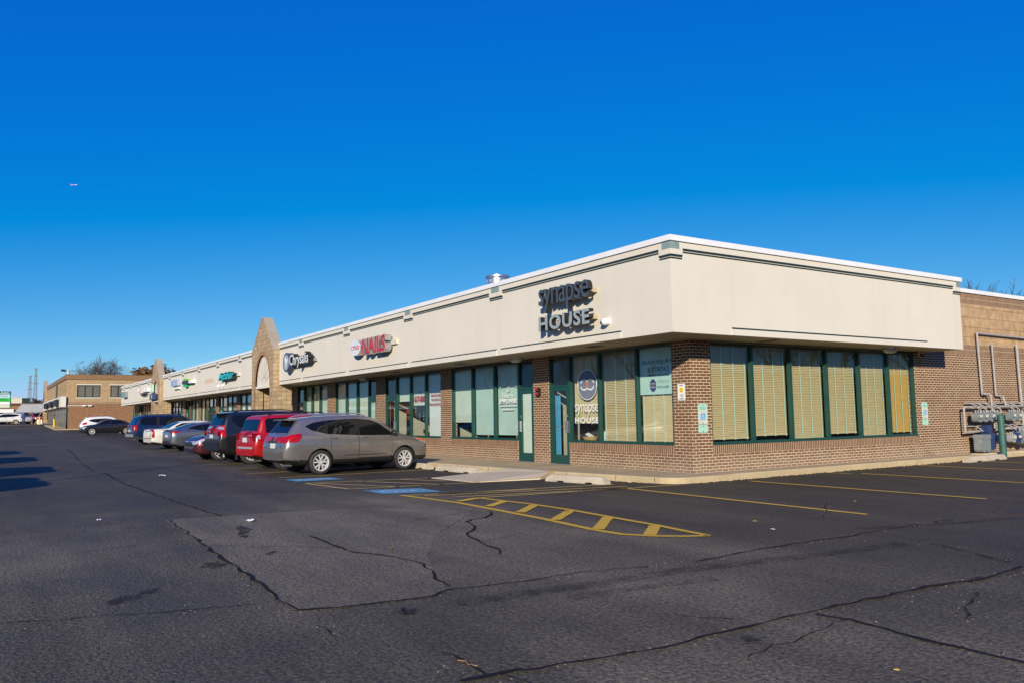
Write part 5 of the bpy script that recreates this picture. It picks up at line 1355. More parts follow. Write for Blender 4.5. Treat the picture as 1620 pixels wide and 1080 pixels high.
# red boxy SUV
S2 = dict(L=4.44, W=1.80, wr=.345, rim=.215, xf=1.33, xr=-1.29, spk=5, sw=.07, hz=1.03,
  top=[(-2.22,.90),(-2.205,1.02),(-2.16,1.09),(-2.12,1.16),(-1.985,1.56),(-1.93,1.64),(-1.8,1.685),(-1.2,1.715),(-.2,1.725),(.35,1.70),(.62,1.65),(1.0,1.38),(1.30,1.13),(1.5,1.09),(1.95,1.03),(2.12,.96),(2.19,.84),(2.22,.7)],
  bot=[(-2.22,.45),(-2.0,.38),(-1.7,.3),(1.8,.3),(2.22,.4)], belt=[(-2.22,1.06),(1.3,1.04),(2.22,.9)],
  wid=wid(4.44, [(-1,.90),(-.985,.93),(-.95,.96),(-.88,.985),(-.5,1),(.5,1),(.86,.985),(.93,.95),(.98,.87),(1,.78)]), wt=[(-2.22,.84),(-1.9,.78),(.4,.76),(.7,.77),(1.4,.84),(2.22,.84)],
  ws=(.68,1.25), wsw=[(.68,.62),(1.25,.70)], rg=(-2.10,-1.985), rgw=[(-2.10,.66),(-1.985,.63)],
  win=[(-1.88,-1.12,[(-1.88,1.15),(-1.12,1.14)],[(-1.88,1.52),(-1.80,1.58),(-1.12,1.60)]),(-1.04,-.12,flat_(1.135),flat_(1.60)),(-.05,.98,flat_(1.13),[(-.05,1.60),(.5,1.57),(.98,1.16)])],
  door=[(-.98,-.10,flat_(.47),flat_(1.11),-.95),(-.09,.95,flat_(.47),flat_(1.11),-.02)],
  tl=dict(x=(-2.21,-2.02), lo=flat_(.90), hi=[(-2.22,1.13),(-2.02,1.15)], cap=(.55,.86,.90,.90,1.13,1.13,-2.217), clear=(.96,1.07,-2.19,-2.06)),
  hl=dict(x=(1.9,2.2), lo=flat_(.82), hi=flat_(.98)), mir=(.92,1.12), rail=(-1.75,.2,.60,.06), railm=M_['black'], wiper=(-2.14,1.13),
  boxes=[('number_plate',-.16,.16,.86,1.0,-2.224,.02,'plate'),('tailgate_trim',-.5,.5,1.02,1.05,-2.222,.015,'red2'),('bumper_insert',-.6,.6,.66,.72,-2.222,.02,'grey'),('badge',-.05,.05,1.06,1.11,-2.21,.02,'chrome')], cladz=.36, chromeh=False, exh=(-2.15,-.5,.30))
M_['red2'] = P_red
red = car('suv', 'bright red boxy SUV parked between the grey crossover and the black SUV', 'car', S2, P_red, (-11.50,-4.72,0), R(95))
# tall black SUV
S3 = dict(L=4.82, W=1.89, wr=.39, rim=.255, xf=1.49, xr=-1.30, spk=6, twin=True, sw=.04, hz=1.08,
  top=[(-2.41,.88),(-2.395,1.05),(-2.36,1.15),(-2.30,1.30),(-2.18,1.62),(-2.10,1.76),(-2.0,1.82),(-1.4,1.855),(-.2,1.87),(.35,1.84),(.68,1.78),(1.05,1.50),(1.38,1.235),(1.6,1.19),(2.1,1.10),(2.3,1.0),(2.38,.86),(2.41,.7)],
  bot=[(-2.41,.50),(-2.1,.40),(-1.8,.33),(1.9,.33),(2.41,.46)], belt=[(-2.41,1.16),(1.4,1.13),(2.41,.95)],
  wid=wid(4.82, [(-1,.86),(-.985,.90),(-.95,.94),(-.88,.975),(-.5,1),(.5,1),(.86,.98),(.93,.94),(.98,.86),(1,.76)]), wt=[(-2.41,.82),(-2.0,.76),(.4,.74),(.7,.76),(1.4,.84),(2.41,.84)],
  ws=(.74,1.33), wsw=[(.74,.64),(1.33,.74)], rg=(-2.27,-2.165), rgw=[(-2.27,.68),(-2.165,.64)],
  win=[(-1.95,-1.15,[(-1.95,1.50),(-1.72,1.28),(-1.15,1.235)],[(-1.95,1.66),(-1.85,1.70),(-1.15,1.73)]),(-1.07,-.10,flat_(1.225),flat_(1.73)),(-.03,1.05,flat_(1.22),[(-.03,1.73),(.55,1.69),(1.05,1.25)])],
  door=[(-1.0,-.08,flat_(.55),flat_(1.2),-.97),(-.07,1.0,flat_(.55),flat_(1.2),0.0)],
  tl=dict(x=(-2.40,-2.20), lo=[(-2.41,1.0),(-2.2,.96)], hi=[(-2.41,1.25),(-2.345,1.27),(-2.26,1.37),(-2.2,1.36)], cap=(.70,.86,1.0,1.0,1.16,1.16,-2.405), clear=(1.22,1.31,-2.32,-2.24)),
  hl=dict(x=(2.05,2.39), lo=flat_(.86), hi=flat_(1.03)), mir=(.98,1.22), rail=(-1.9,.35,.66,.06), railm=M_['black'], spoil=(-2.34,-2.0,.62,-.02), wiper=(-2.32,1.27), flap=(-1.80,),
  boxes=[('number_plate',-.16,.16,.93,1.05,-2.412,.02,'plate'),('tailgate_trim',-.45,.45,1.08,1.12,-2.408,.02,'chrome'),('bumper_step',-.80,.80,.60,.80,-2.40,.06,'black')], cladz=.4, chromeh=True)
black = car('suv', 'tall black SUV with tail spoiler, beside the red SUV', 'car', S3, P_black, (-15.45,-4.60,0), R(94.5))
# plum crossover backed in, nose towards the lane
S4 = dict(L=4.80, W=1.90, wr=.355, rim=.24, xf=1.44, xr=-1.36, spk=10, sw=.03, hz=.98,
  top=[(-2.40,.85),(-2.38,1.0),(-2.3,1.10),(-2.0,1.30),(-1.6,1.48),(-1.0,1.58),(-.2,1.60),(.3,1.57),(.55,1.52),(1.0,1.25),(1.36,1.06),(1.6,1.02),(2.05,.93),(2.25,.83),(2.35,.70),(2.40,.55)],
  bot=[(-2.4,.42),(-1.8,.25),(1.9,.24),(2.2,.26),(2.40,.34)], belt=[(-2.4,1.02),(1.3,.95),(2.4,.75)],
  wid=wid(4.8), wt=[(-2.4,.78),(-1.6,.68),(.4,.69),(.7,.71),(1.4,.80),(2.4,.82)],
  ws=(.62,1.30), wsw=[(.62,.56),(1.30,.70)], rg=(-2.2,-1.7), rgw=[(-2.2,.6),(-1.7,.55)],
  win=[(-1.9,-1.02,[(-1.9,1.22),(-1.02,1.08)],[(-1.9,1.25),(-1.5,1.38),(-1.02,1.45)]),(-.96,-.08,flat_(1.06),flat_(1.46)),(-.02,1.0,flat_(1.05),[(-.02,1.46),(.4,1.43),(1.0,1.07)])],
  door=[(-.94,-.07,flat_(.42),flat_(1.04),-.9),(-.06,.96,flat_(.42),flat_(1.03),.02)],
  tl=dict(x=(-2.38,-2.0), lo=flat_(.92), hi=flat_(1.05)),
  hl=dict(x=(1.88,2.37), lo=[(1.88,.86),(2.15,.73),(2.37,.62)], hi=[(1.88,.875),(2.15,.83),(2.37,.72)], ind=(1.9,2.0)), mir=(.95,1.06),
  boxes=[('grille',-.42,.42,.55,.72,2.385,.03,'black'),('grille_bar',-.44,.44,.655,.675,2.41,.02,'chrome'),('grille_bar',-.44,.44,.60,.615,2.41,.02,'chrome'),('lower_grille',-.6,.6,.36,.47,2.385,.025,'black'),('bumper_trim',-.75,.75,.315,.335,2.36,.04,'chrome')], cladz=.3)
maroon = car('crossover', 'dark plum crossover backed in with its headlights towards the lane', 'car', S4, P_maroon, (-18.9,-4.65,0), R(-86))
# silver-blue liftback
S5 = dict(L=4.60, W=1.80, wr=.325, rim=.22, xf=1.36, xr=-1.33, spk=5, twin=True, sw=.035, hz=.93,
  top=[(-2.30,.92),(-2.28,.985),(-2.2,1.03),(-2.05,1.06),(-1.6,1.22),(-1.1,1.36),(-.5,1.425),(-.1,1.43),(.2,1.41),(.5,1.34),(.9,1.13),(1.22,.97),(1.5,.93),(2.0,.82),(2.2,.73),(2.28,.62),(2.30,.5)],
  bot=[(-2.3,.36),(-1.8,.22),(1.9,.2),(2.3,.3)], belt=[(-2.3,.97),(-1.2,.97),(1.2,.87),(2.3,.68)],
  wid=wid(4.6), wt=[(-2.3,.80),(-1.6,.68),(.4,.67),(.7,.70),(1.3,.80),(2.3,.82)],
  ws=(.45,1.15), wsw=[(.45,.53),(1.15,.68)], rg=(-1.95,-1.05), rgw=[(-1.95,.58),(-1.05,.50)],
  win=[(-1.5,-.85,[(-1.5,1.10),(-.85,1.0)],[(-1.5,1.12),(-1.2,1.22),(-.85,1.29)]),(-.8,-.1,flat_(.985),[(-.8,1.30),(-.1,1.33)]),(-.04,.92,flat_(.97),[(-.04,1.33),(.3,1.29),(.92,.99)])],
  door=[(-.8,-.08,flat_(.36),flat_(.97),-.76),(-.07,.9,flat_(.36),flat_(.96),0)],
  tl=dict(x=(-2.285,-1.92), lo=[(-2.3,.85),(-1.92,.94)], hi=[(-2.3,.97),(-1.92,.99)], cap=(.40,.72,.86,.84,.95,.95,-2.296)),
  hl=dict(x=(1.85,2.27), lo=flat_(.62), hi=flat_(.74)), mir=(.86,.98), spoil=(-2.34,-2.06,.60,.0),
  boxes=[('number_plate',-.15,.15,.70,.82,-2.302,.02,'plate'),('lower_bumper',-.68,.68,.36,.52,-2.29,.03,'black'),('reflector',.50,.66,.47,.52,-2.318,.012,'red'),('reflector',-.66,-.50,.47,.52,-2.318,.012,'red')], cladz=.27)
silver = car('liftback', 'silver blue liftback with sloping rear window, beside the white sedan', 'car', S5, P_silver, (-27.6,-4.0,g(-28.5)), R(95))
# white sedan with upright tail
S6 = dict(L=5.25, W=1.90, wr=.345, rim=.22, xf=1.62, xr=-1.32, spk=8, sw=.03, hz=.93,
  top=[(-2.62,.93),(-2.60,1.03),(-2.52,1.06),(-2.2,1.075),(-1.85,1.08),(-1.5,1.25),(-1.1,1.425),(-.9,1.46),(-.3,1.475),(.2,1.455),(.5,1.38),(.9,1.16),(1.25,1.0),(1.6,.97),(2.3,.90),(2.5,.82),(2.58,.7),(2.62,.55)],
  bot=[(-2.62,.36),(-2.0,.24),(2.1,.22),(2.62,.32)], belt=[(-2.62,1.0),(1.2,.93),(2.62,.8)],
  wid=wid(5.25, [(-1,.90),(-.985,.93),(-.95,.96),(-.88,.985),(-.5,1),(.5,1),(.86,.985),(.93,.95),(.98,.87),(1,.75)]), wt=[(-2.62,.86),(-1.6,.72),(-1,.68),(.3,.68),(.6,.72),(1.3,.84),(2.62,.84)],
  ws=(.46,1.18), wsw=[(.46,.54),(1.18,.68)], rg=(-1.78,-1.16), rgw=[(-1.78,.66),(-1.16,.56)],
  win=[(-1.45,-1.12,[(-1.45,1.16),(-1.12,1.04)],[(-1.45,1.17),(-1.12,1.32)]),(-1.08,-.12,flat_(1.03),[(-1.08,1.34),(-.12,1.38)]),(-.05,.95,flat_(1.02),[(-.05,1.38),(.35,1.34),(.95,1.04)])],
  door=[(-1.05,-.10,flat_(.38),flat_(1.0),-1.0),(-.09,.95,flat_(.38),flat_(1.0),0)],
  tl=dict(x=(-2.612,-2.50), lo=flat_(.62), hi=flat_(1.03), cap=(.72,.87,.62,.62,1.02,1.03,-2.617)),
  hl=dict(x=(2.2,2.58), lo=flat_(.68), hi=flat_(.84)), mir=(.9,1.03),
  boxes=[('number_plate',-.16,.16,.74,.86,-2.622,.02,'plate'),('bumper_insert',-.75,.75,.55,.58,-2.622,.012,'chrome'),('boot_trim',-.45,.45,.93,.95,-2.622,.015,'chrome')], cladz=.25)
white = car('sedan', 'cream white sedan with upright tail and narrow red vertical tail lights', 'car', S6, P_white, (-31.3,-3.95,g(-31.7)), R(95))
# navy SUV
S7 = dict(L=4.87, W=1.90, wr=.375, rim=.225, xf=1.50, xr=-1.37, spk=6, sw=.055, hz=1.06,
  top=[(-2.43,.88),(-2.41,1.08),(-2.37,1.17),(-2.30,1.30),(-2.10,1.64),(-2.0,1.73),(-1.8,1.77),(-1.0,1.81),(-.2,1.82),(.3,1.79),(.6,1.72),(1.0,1.42),(1.28,1.19),(1.5,1.15),(2.05,1.08),(2.25,1.0),(2.38,.86),(2.43,.7)],
  bot=[(-2.43,.52),(-2.1,.42),(-1.8,.33),(1.9,.33),(2.43,.45)], belt=[(-2.43,1.13),(1.3,1.10),(2.43,.95)],
  wid=wid(4.87, [(-1,.84),(-.985,.88),(-.95,.93),(-.88,.97),(-.5,1),(.5,1),(.86,.98),(.93,.94),(.98,.86),(1,.76)]), wt=[(-2.43,.82),(-2.0,.76),(.4,.75),(.7,.77),(1.3,.84),(2.43,.84)],
  ws=(.66,1.22), wsw=[(.66,.62),(1.22,.72)], rg=(-2.26,-2.10), rgw=[(-2.26,.66),(-2.10,.62)],
  win=[(-2.0,-1.1,[(-2.0,1.21),(-1.1,1.20)],[(-2.0,1.50),(-1.86,1.64),(-1.1,1.68)]),(-.95,-.12,flat_(1.19),flat_(1.68)),(-.02,1.0,flat_(1.185),[(-.02,1.68),(.5,1.63),(1.0,1.22)])],
  door=[(-.98,-.06,flat_(.52),flat_(1.17),-.95),(-.05,.96,flat_(.52),flat_(1.16),.02)],
  tl=dict(x=(-2.41,-2.22), lo=flat_(.88), hi=flat_(1.18), cap=(.66,.80,.88,.88,1.16,1.17,-2.427)),
  hl=dict(x=(2.1,2.4), lo=flat_(.86), hi=flat_(1.0)), mir=(.95,1.19), rail=(-1.8,.3,.66,.055), railm=M_['black'], wiper=(-2.33,1.22),
  boxes=[('number_plate',-.16,.16,.80,.92,-2.435,.02,'plate'),('rear_bumper',-.82,.82,.50,.66,-2.40,.08,'meter')], cladz=.40, clad=M_['grey'], exh=(-2.3,-.5,.36))
navy = car('suv', 'navy blue SUV with dark windows at the left end of the near row', 'car', S7, P_navy, (-38.4,-4.0,g(-38.6)), R(95))
# black sedan, nose towards the lane
S8 = dict(S6); S8.update(L=4.9, W=1.86, wr=.33, rim=.24, spk=10, sw=.03,
  top=[(-2.45,.9),(-2.43,1.0),(-2.3,1.06),(-1.85,1.08),(-1.4,1.28),(-1.0,1.41),(-.6,1.455),(-.1,1.46),(.2,1.44),(.5,1.36),(.9,1.15),(1.2,1.0),(1.6,.96),(2.1,.86),(2.3,.77),(2.40,.66),(2.45,.5)],
  bot=[(-2.45,.34),(-2.0,.22),(2.0,.2),(2.45,.3)], belt=[(-2.45,.98),(1.2,.90),(2.45,.7)], wid=wid(4.9), xf=1.52, xr=-1.42,
  tl=dict(x=(-2.43,-2.1), lo=flat_(.82), hi=flat_(.96)), hl=dict(x=(1.95,2.42), lo=[(1.95,.74),(2.42,.60)], hi=[(1.95,.79),(2.2,.76),(2.42,.68)]),
  boxes=[('grille',-.36,-.03,.50,.70,2.44,.03,'chrome'),('grille',.03,.36,.50,.70,2.44,.03,'chrome'),('lower_grille',-.7,.7,.3,.42,2.43,.02,'black')])
sedan = car('sedan', 'black sedan facing the lane in front of a white SUV', 'car', S8, P_black, (-69.25,-3.85,g(-69.3)), R(-90))
S9 = dict(S1); S9.update(L=4.95, W=1.93, xf=1.5, xr=-1.35, top=[(a*4.95/4.66, z*1.04) for a, z in S1['top']], wid=wid(4.95), bot=[(a*4.95/4.66, z) for a, z in S1['bot']], rail=(-1.7,.3,.6,.04))
farw = car('suv', 'white SUV with red tail light beyond the black sedan, against the brown brick end wall', 'car', S9, P_white2, (-75.6,-3.35,g(-75.6)), R(90))
# street beyond the lot
S10 = dict(S1); S10.pop('rail')
hatch = car('hatchback', 'white hatchback on the far street, seen side on in front of the pylon sign', 'car', S10, P_white2, (-120.4,-11.1,g(-120.4)), R(-90))
# ------------------------------------------------------------------ what stands beyond the shops
BX, BY = -92.1, -5.75; BZ = g(BX)
t = thing('office_building', 'two-storey tan brick building with brown brick ground floor beyond the far end of the shops', 'building', (BX, BY, BZ))
b = MB()
def holes(b, P, s0, s1, z0, z1, hs, m=0, th=.25):
    """wall in the plane P with rectangular openings"""
    xs = sorted(set([s0, s1] + [h[0] for h in hs] + [h[1] for h in hs])); zs = sorted(set([z0, z1] + [h[2] for h in hs] + [h[3] for h in hs]))
    for i in range(len(xs)-1):
        for j in range(len(zs)-1):
            cx, cz = (xs[i]+xs[i+1])/2, (zs[j]+zs[j+1])/2
            if any(h[0] < cx < h[1] and h[2] < cz < h[3] for h in hs): continue
            wbox(b, P, xs[i], xs[i+1], 0, th, zs[j], zs[j+1], m)
PE = lambda s, d, z: (BX-d, s, z)          # end wall, faces +x
PN = lambda s, d, z: (s, BY+d, z)          # front wall, faces -y
ew = [(-4.66,-2.24,4.35,5.77), (-1.2,1.25,4.35,5.77), (3.2,5.6,4.35,5.77)]
holes(b, PE, BY+.251, 16, 3.80, 6.42, ew)
nw = [(BX-2.1-i*2.05, BX-1.0-i*2.05, 4.75, 5.85) for i in range(7)]
holes(b, PN, -127, BX, 4.35, 6.42, nw)
b.build('upper_wall', M_['tanbrick'], t)
b = MB(); wbox(b, PE, BY+.251, 16, 0, .25, -.2, 3.53); b.build('lower_wall', M_['brick_far'], t)
b = MB(); wbox(b, PE, BY+.251, 16, -.03, .25, 3.531, 3.799); b.build('brick_band', M_['soldier'], t)
b = MB(); wbox(b, PE, BY-.12, 16, -.12, .3, 6.421, 6.95); wbox(b, PN, -127, BX-.301, -.12, .3, 6.421, 6.95); wbox(b, PE, BY-.15, 16, -.15, .3, 6.951, 7.0)
b.build('cornice', plain('brown_cornice', (.24,.135,.06), .7, 0, .1), t)
b = MB(); b.box(-127, BX-.26, BY+.26, 16, 6.6, 6.7); b.build('roof', M_['roof'], t)
M_['farpane'] = plain('far_window_glass', (.16,.145,.12), .3, 0, .25, .5, spec=.4)
for s0, s1, z0, z1 in ew:
    b = MB(); 
    for e in (0, 1, 2, 3):
        x = s0+(s1-s0)*e/3; a = min(max(x-.05, s0), s1-.1); wbox(b, PE, a, a+.1, .06, .14, z0, z1)
    wbox(b, PE, s0, s1, .055, .145, z1-.09, z1); wbox(b, PE, s0, s1, .055, .145, z0, z0+.09)
    w_ = b.build('window', M_['strip'], t); b = MB(); wbox(b, PE, s0, s1, .1, .12, z0, z1); b.build('pane', M_['farpane'], w_)
    b = MB(); wbox(b, PE, s0-.12, s1+.12, -.05, .05, z0-.12, z0-.001); wbox(b, PE, s0-.1, s1+.1, -.02, .05, z1+.001, z1+.12); b.build('sill', M_['cream'], w_)
for s0, s1, z0, z1 in nw:
    b = MB(); wbox(b, PN, s0, s1, .05, .12, z0, z1); b.build('window', M_['green'], t)
b = MB(); wbox(b, PN, -127, BX+.1, -.5, -.3, 3.25, 4.3); wbox(b, PN, BX-.1, BX+.1, -.299, .0, 3.25, 4.3); b.build('fascia', M_['stucco'], t)
b = MB(); wbox(b, PN, -127, BX+.16, -.56, .0, 4.301, 4.42); b.build('coping', M_['coping'], t)
b = MB(); wbox(b, PN, -127, BX, -.29, .2, 3.2, 3.249); b.build('soffit', M_['soffit'], t)
for i in range(12):
    x = BX-.3-i*2.8
    b = MB(); wbox(b, PN, x-.07, x+.07, .08, .13, BZ-.4, 3.2); b.build('shopfront_post', M_['green'], t)
    b = MB(); wbox(b, PN, x-2.72, x-.08, .10, .13, BZ-.2, 3.2); b.build('shopfront_window', M_['farpane'], t)
gb = gable(t, -129.0, BY-.35, g(-129), 'stone gable at the far left end of the tan building')
b = MB(); b.cyl((BX-14,BY-.1,6.9), (BX-14,BY-.1,4.4), .09, .09, 8); b.build('downpipe', M_['strip'], t)
b = MB(); b.box(BX-.02, BX+.05, -5.6, -3.2, 3.36, 3.44); b.build('conduit', M_['cream'], t)
for k, (y, lab) in enumerate(((-3.9, 'left of two white cameras on the brown end wall'), (-3.3, 'right of two white cameras on the brown end wall'))):
    c = thing('security_camera', lab, 'camera', (BX, y, 3.4)); b = MB(); b.cyl((BX+.04,y,3.4), (BX+.2,y,3.38), .03, .03, 8); b.build('bracket', M_['white'], c)
    b = MB(); b.cyl((BX+.1,y-.16,3.36), (BX+.25,y+.2,3.40), .07, .07, 10); b.build('housing', M_['white'], c, smooth=40)
for s, x0, x1, lab in (('DELI', -99.5, -95.0, 'black letter sign nearest the corner of the tan building'), ('PHO', -108.5, -103.5, 'black letter sign in the middle of the tan building front'), ('GOLD', -119, -113, 'black letter sign farthest along the tan building front')):
    b = MB(); text(b, s, FRONT(x0, 0, 3.42), x1-x0, .75, -BY+.5, -BY+.85, 0, None, .06); tag(b.build('letter_sign', M_['black'], loc=(x0, BY-.5, 3.4)), lab, 'sign', None)
def ybollard(x, y, lab):
    t = thing('bollard', lab, 'bollard', (x, y, g(x))); b = MB(); b.cyl((x,y,g(x)-.1), (x,y,g(x)+1.05), .11, .11, 14); b.ball((x,y,g(x)+1.05), (.11,.11,.06), 14, 6); b.build('post', M_['yellow'], t, smooth=40)
ybollard(-98.6, -6.45, 'yellow bollard before the shopfront of the tan building, the nearer one'); ybollard(-116.2, -7.15, 'yellow bollard by the gable of the tan building, the farther one')
# pavement along the tan building
b = MB(); 
xs = [-131,-123.4,-110,-95,-91]
for i in range(len(xs)-1):
    a, c = xs[i], xs[i+1]; b.quad((a,BY-1.1,g(a)+.12), (c,BY-1.1,g(c)+.12), (c,BY+.1,g(c)+.12), (a,BY+.1,g(a)+.12)); b.quad((a,BY-1.1,g(a)-.1), (c,BY-1.1,g(c)-.1), (c,BY-1.1,g(c)+.12), (a,BY-1.1,g(a)+.12))
b.quad((-91,BY-1.1,.75), (-91,15,.75), (-92.2,15,.75), (-92.2,BY-1.1,.75)); b.quad((-91,BY-1.1,.4), (-91,15,.4), (-91,15,.75), (-91,BY-1.1,.75))
tag(b.build('pavement', M_['concrete']), kind='structure')
# low shops across the street
XS = -136.0; ZG = 1.4
t = thing('low_building', 'low brick building with grey mansard roof across the far street', 'building', (XS, -12, ZG))
b = MB(); b.box(XS-12, XS, -60, 10, ZG-.3, 4.3); b.build('wall', M_['brick_far'], t)
b = MB(); y0, y1 = -9.7, 9
b.add([(XS+2.2,y0,3.15),(XS+2.2,y1,3.15),(XS+1.4,y1,4.45),(XS+1.4,y0+.9,4.45),(XS-.2,y0,3.15),(XS-.2,y1,3.15),(XS-.2,y1,4.45),(XS-.2,y0+.9,4.45)], [(0,1,2,3),(4,7,6,5),(0,3,7,4),(1,5,6,2),(3,2,6,7),(0,4,5,1)]); b.build('mansard_roof', plain('grey_metal_roof', (.36,.37,.355), .6, 0, .1, .8), t)
b = MB(); b.box(XS-12.2, XS+.4, -60.2, 10.2, 4.45, 4.62); b.build('roof_edge', plain('brown_roof_edge', (.16,.08,.06), .7), t)
b = MB(); b.box(XS+.05, XS+.6, -60, y0-.1, 3.15, 3.7); b.build('white_fascia', M_['white'], t)
for y in (-13.5, -11, -8.2, -5.2, -2):
    b = MB(); b.box(XS+.01, XS+.08, y-.7, y+.7, ZG, 3.0); b.build('shop_window', M_['strip'], t)
    b = MB(); b.box(XS+2.0, XS+2.2, y+1.2, y+1.4, ZG-.2, 3.15); b.build('porch_post', M_['cream'], t)
b = MB(); b.box(XS+.081, XS+.1, -8.9, -7.6, 2.3, 3.0); b.build('shop_sign', M_['white'], t)
for nm, lab, bx, mm in (('roof_unit', 'tan plant box standing on the roof of the low brick building', (-150,-147,-9.9,-8.4,4.6,5.75), 'cream'), ('roof_unit', 'dark plant box beside the tan one on the low brick building roof', (-150,-147,-8.3,-7.2,4.6,5.6), 'strip')):
    b = MB(); b.box(*bx); b.box(bx[0]-.1, bx[1]+.1, bx[2]-.1, bx[3]+.1, bx[5], bx[5]+.12); tag(b.build(nm, M_[mm], loc=(bx[0], bx[2], bx[4])), lab, 'roof unit')
t = thing('house', 'white gabled house roof showing above the low brick building', 'house', (-166, -5, 1.4))
b = MB(); b.box(-172, -160, -8.5, 2, 1, 4.2); b.build('wall', M_['cream'], t)
b = MB(); b.prism([(-6.5,4.15),(6.5,4.15),(6.5,4.3),(0,6.9),(-6.5,4.3)], frame((-166,0,0), (0,1,0), (0,0,1)), -6.5, 6.5); b.build('roof', M_['white'], t)
# pylon sign
t = thing('pylon_sign', 'tall green-headed plaza sign with stacked white, green and blue panels at the far left', 'sign', (-105.6, -12.9, g(-105.6)))
px = -105.0; 
b = MB(); b.box(px-.5, px-.1, -13.4, -12.9, .5, 3.4); b.build('post', M_['bollard'], t)
b = MB(); b.box(px-.55, px, -15.2, -10.85, 3.36, 5.45); b.build('cabinet', plain('green_cabinet', (.01,.12,.11), .4), t)
b = MB(); text(b, 'CHESTNUT PLAZA', SIDE(px, -14.95, 5.16), 3.95, .18, .002, .02, 0, None, .03); b.build('heading', M_['white'], t)
for nm, y0, y1, z0, z1, mm in (('panel_blue', -12.7,-10.95,4.62,5.08, plain('aqua_panel', (.35,.66,.78), .4)), ('panel_green', -12.7,-10.95,4.18,4.6, plain('vivid_green_panel', (.02,.55,.04), .4)), ('panel_white', -12.7,-10.95,3.82,4.16, M_['white']), ('panel_cream', -12.7,-10.95,3.42,3.80, M_['cream']), ('panel_red', -15.1,-12.75,4.62,5.08, M_['red']), ('panel_white', -15.1,-12.75,3.42,4.6, M_['white'])):
    b = MB(); b.box(px+.001, px+.03, y0, y1, z0, z1); b.build(nm, mm, t)
b = MB(); text(b, 'OPTICS', SIDE(px, -12.5, 4.75), 1.3, .2, .031, .035, 0, None, .02); b.build('panel_lettering', M_['orange'], t)
b = MB(); text(b, 'MARKET', SIDE(px, -12.5, 4.40), 1.3, .12, .031, .035, 0, None, .02); text(b, 'AND TRADERS', SIDE(px, -12.5, 4.23), 1.4, .1, .031, .035, 0, None, .02); b.build('panel_lettering', M_['strip'], t)
# other vehicles by the far street
def mini(name, lab, S, paint, loc, rz): return car(name, lab, 'car', S, paint, loc, rz)
mini('suv', 'white SUV partly hidden behind the white hatchback on the far street', S10, P_white2, (-129.3,-9.3,1.42), R(35))
mini('minivan', 'crimson minivan parked at the brick shops across the far street', S2, P_dred, (-131.5,-6.9,1.42), R(15))
mini('car', 'dark car at the left edge, parked before the low brick building', S8, P_bluegrey, (-131.8,-12.6,1.42), R(20))
# person in blue by the hatchback
def person(name, lab, loc, rz, coat, legs, hair):
    root = thing(name, lab, 'person', (0, 0, 0))
    V = [(0,0,.95),(0,0,1.15),(0,0,1.38),(0,0,1.50),(0,.01,1.58),(0,.0,1.70),(.10,0,.90),(.11,.03,.50),(.11,-.02,.09),(.11,.10,.04),(-.10,0,.90),(-.12,-.05,.50),(-.12,-.10,.09),(-.12,.02,.04),(.19,0,1.40),(.25,-.02,1.14),(.24,.10,.92),(-.19,0,1.40),(-.25,-.03,1.14),(-.23,.08,.92)]
    E_ = [(0,1),(1,2),(2,3),(3,4),(4,5),(0,6),(6,7),(7,8),(8,9),(0,10),(10,11),(11,12),(12,13),(2,14),(14,15),(15,16),(2,17),(17,18),(18,19)]
    rad = [.15,.145,.16,.06,.07,.095,.10,.07,.05,.04,.10,.07,.05,.04,.07,.055,.04,.07,.055,.04]
    me = bpy.data.meshes.new('body'); me.from_pydata(V, E_, []); o = bpy.data.objects.new('body', me); col.objects.link(o)
    sk = o.modifiers.new('s', 'SKIN'); su = o.modifiers.new('u', 'SUBSURF'); su.levels = 1; su.render_levels = 1
    for v, r in zip(me.skin_vertices[0].data, rad): v.radius = (r, r)
    me.skin_vertices[0].data[0].use_root = True
    dg = bpy.context.evaluated_depsgraph_get(); m2 = bpy.data.meshes.new_from_object(o.evaluated_get(dg)); bpy.data.objects.remove(o)
    m2.materials.clear(); m2.materials.append(M_['skin']); m2.materials.append(coat); m2.materials.append(legs); m2.materials.append(hair)
    for p in m2.polygons:
        p.use_smooth = True; z = p.center.z; p.material_index = 0 if z > 1.5 or (abs(p.center.x) > .2 and z < .98) else (1 if z > .88 else 2)
        if z > 1.68 or (z > 1.58 and p.center.y < -.03): p.material_index = 3
    o = bpy.data.objects.new('body', m2); col.objects.link(o); o.parent = root
    root.location = loc; root.rotation_euler = (0, 0, rz); return root
M_['skin'] = plain('skin', (.45,.26,.18), .5)
person('person', 'person in blue jacket walking by the rear of the white hatchback', (-117.9,-9.0,g(-117.9)), R(90), plain('blue_jacket', (.02,.06,.22), .8), plain('navy_trousers', (.015,.03,.09), .8), M_['black'])
b = MB(); b.box(-119.05, -119, -7.35, -6.7, 1.35, 1.95); b.box(-119.06, -119.01, -7.30, -7.24, 1.0, 1.35); b.box(-119.06, -119.01, -6.8, -6.74, 1.0, 1.35)
tag(b.build('yard_sign', M_['white'], loc=(-119,-7,1.3)), 'small white board sign at the far kerb beside the stone gable', 'sign')
b = MB(); b.cyl((-119.3,-7.6,1.3), (-119.1,-6.9,2.9), .025, .025, 8); tag(b.build('guy_guard', M_['yellow'], loc=(-119.3,-7.6,1.3)), 'slanting yellow guy wire guard near the stone gable', 'guy wire guard')
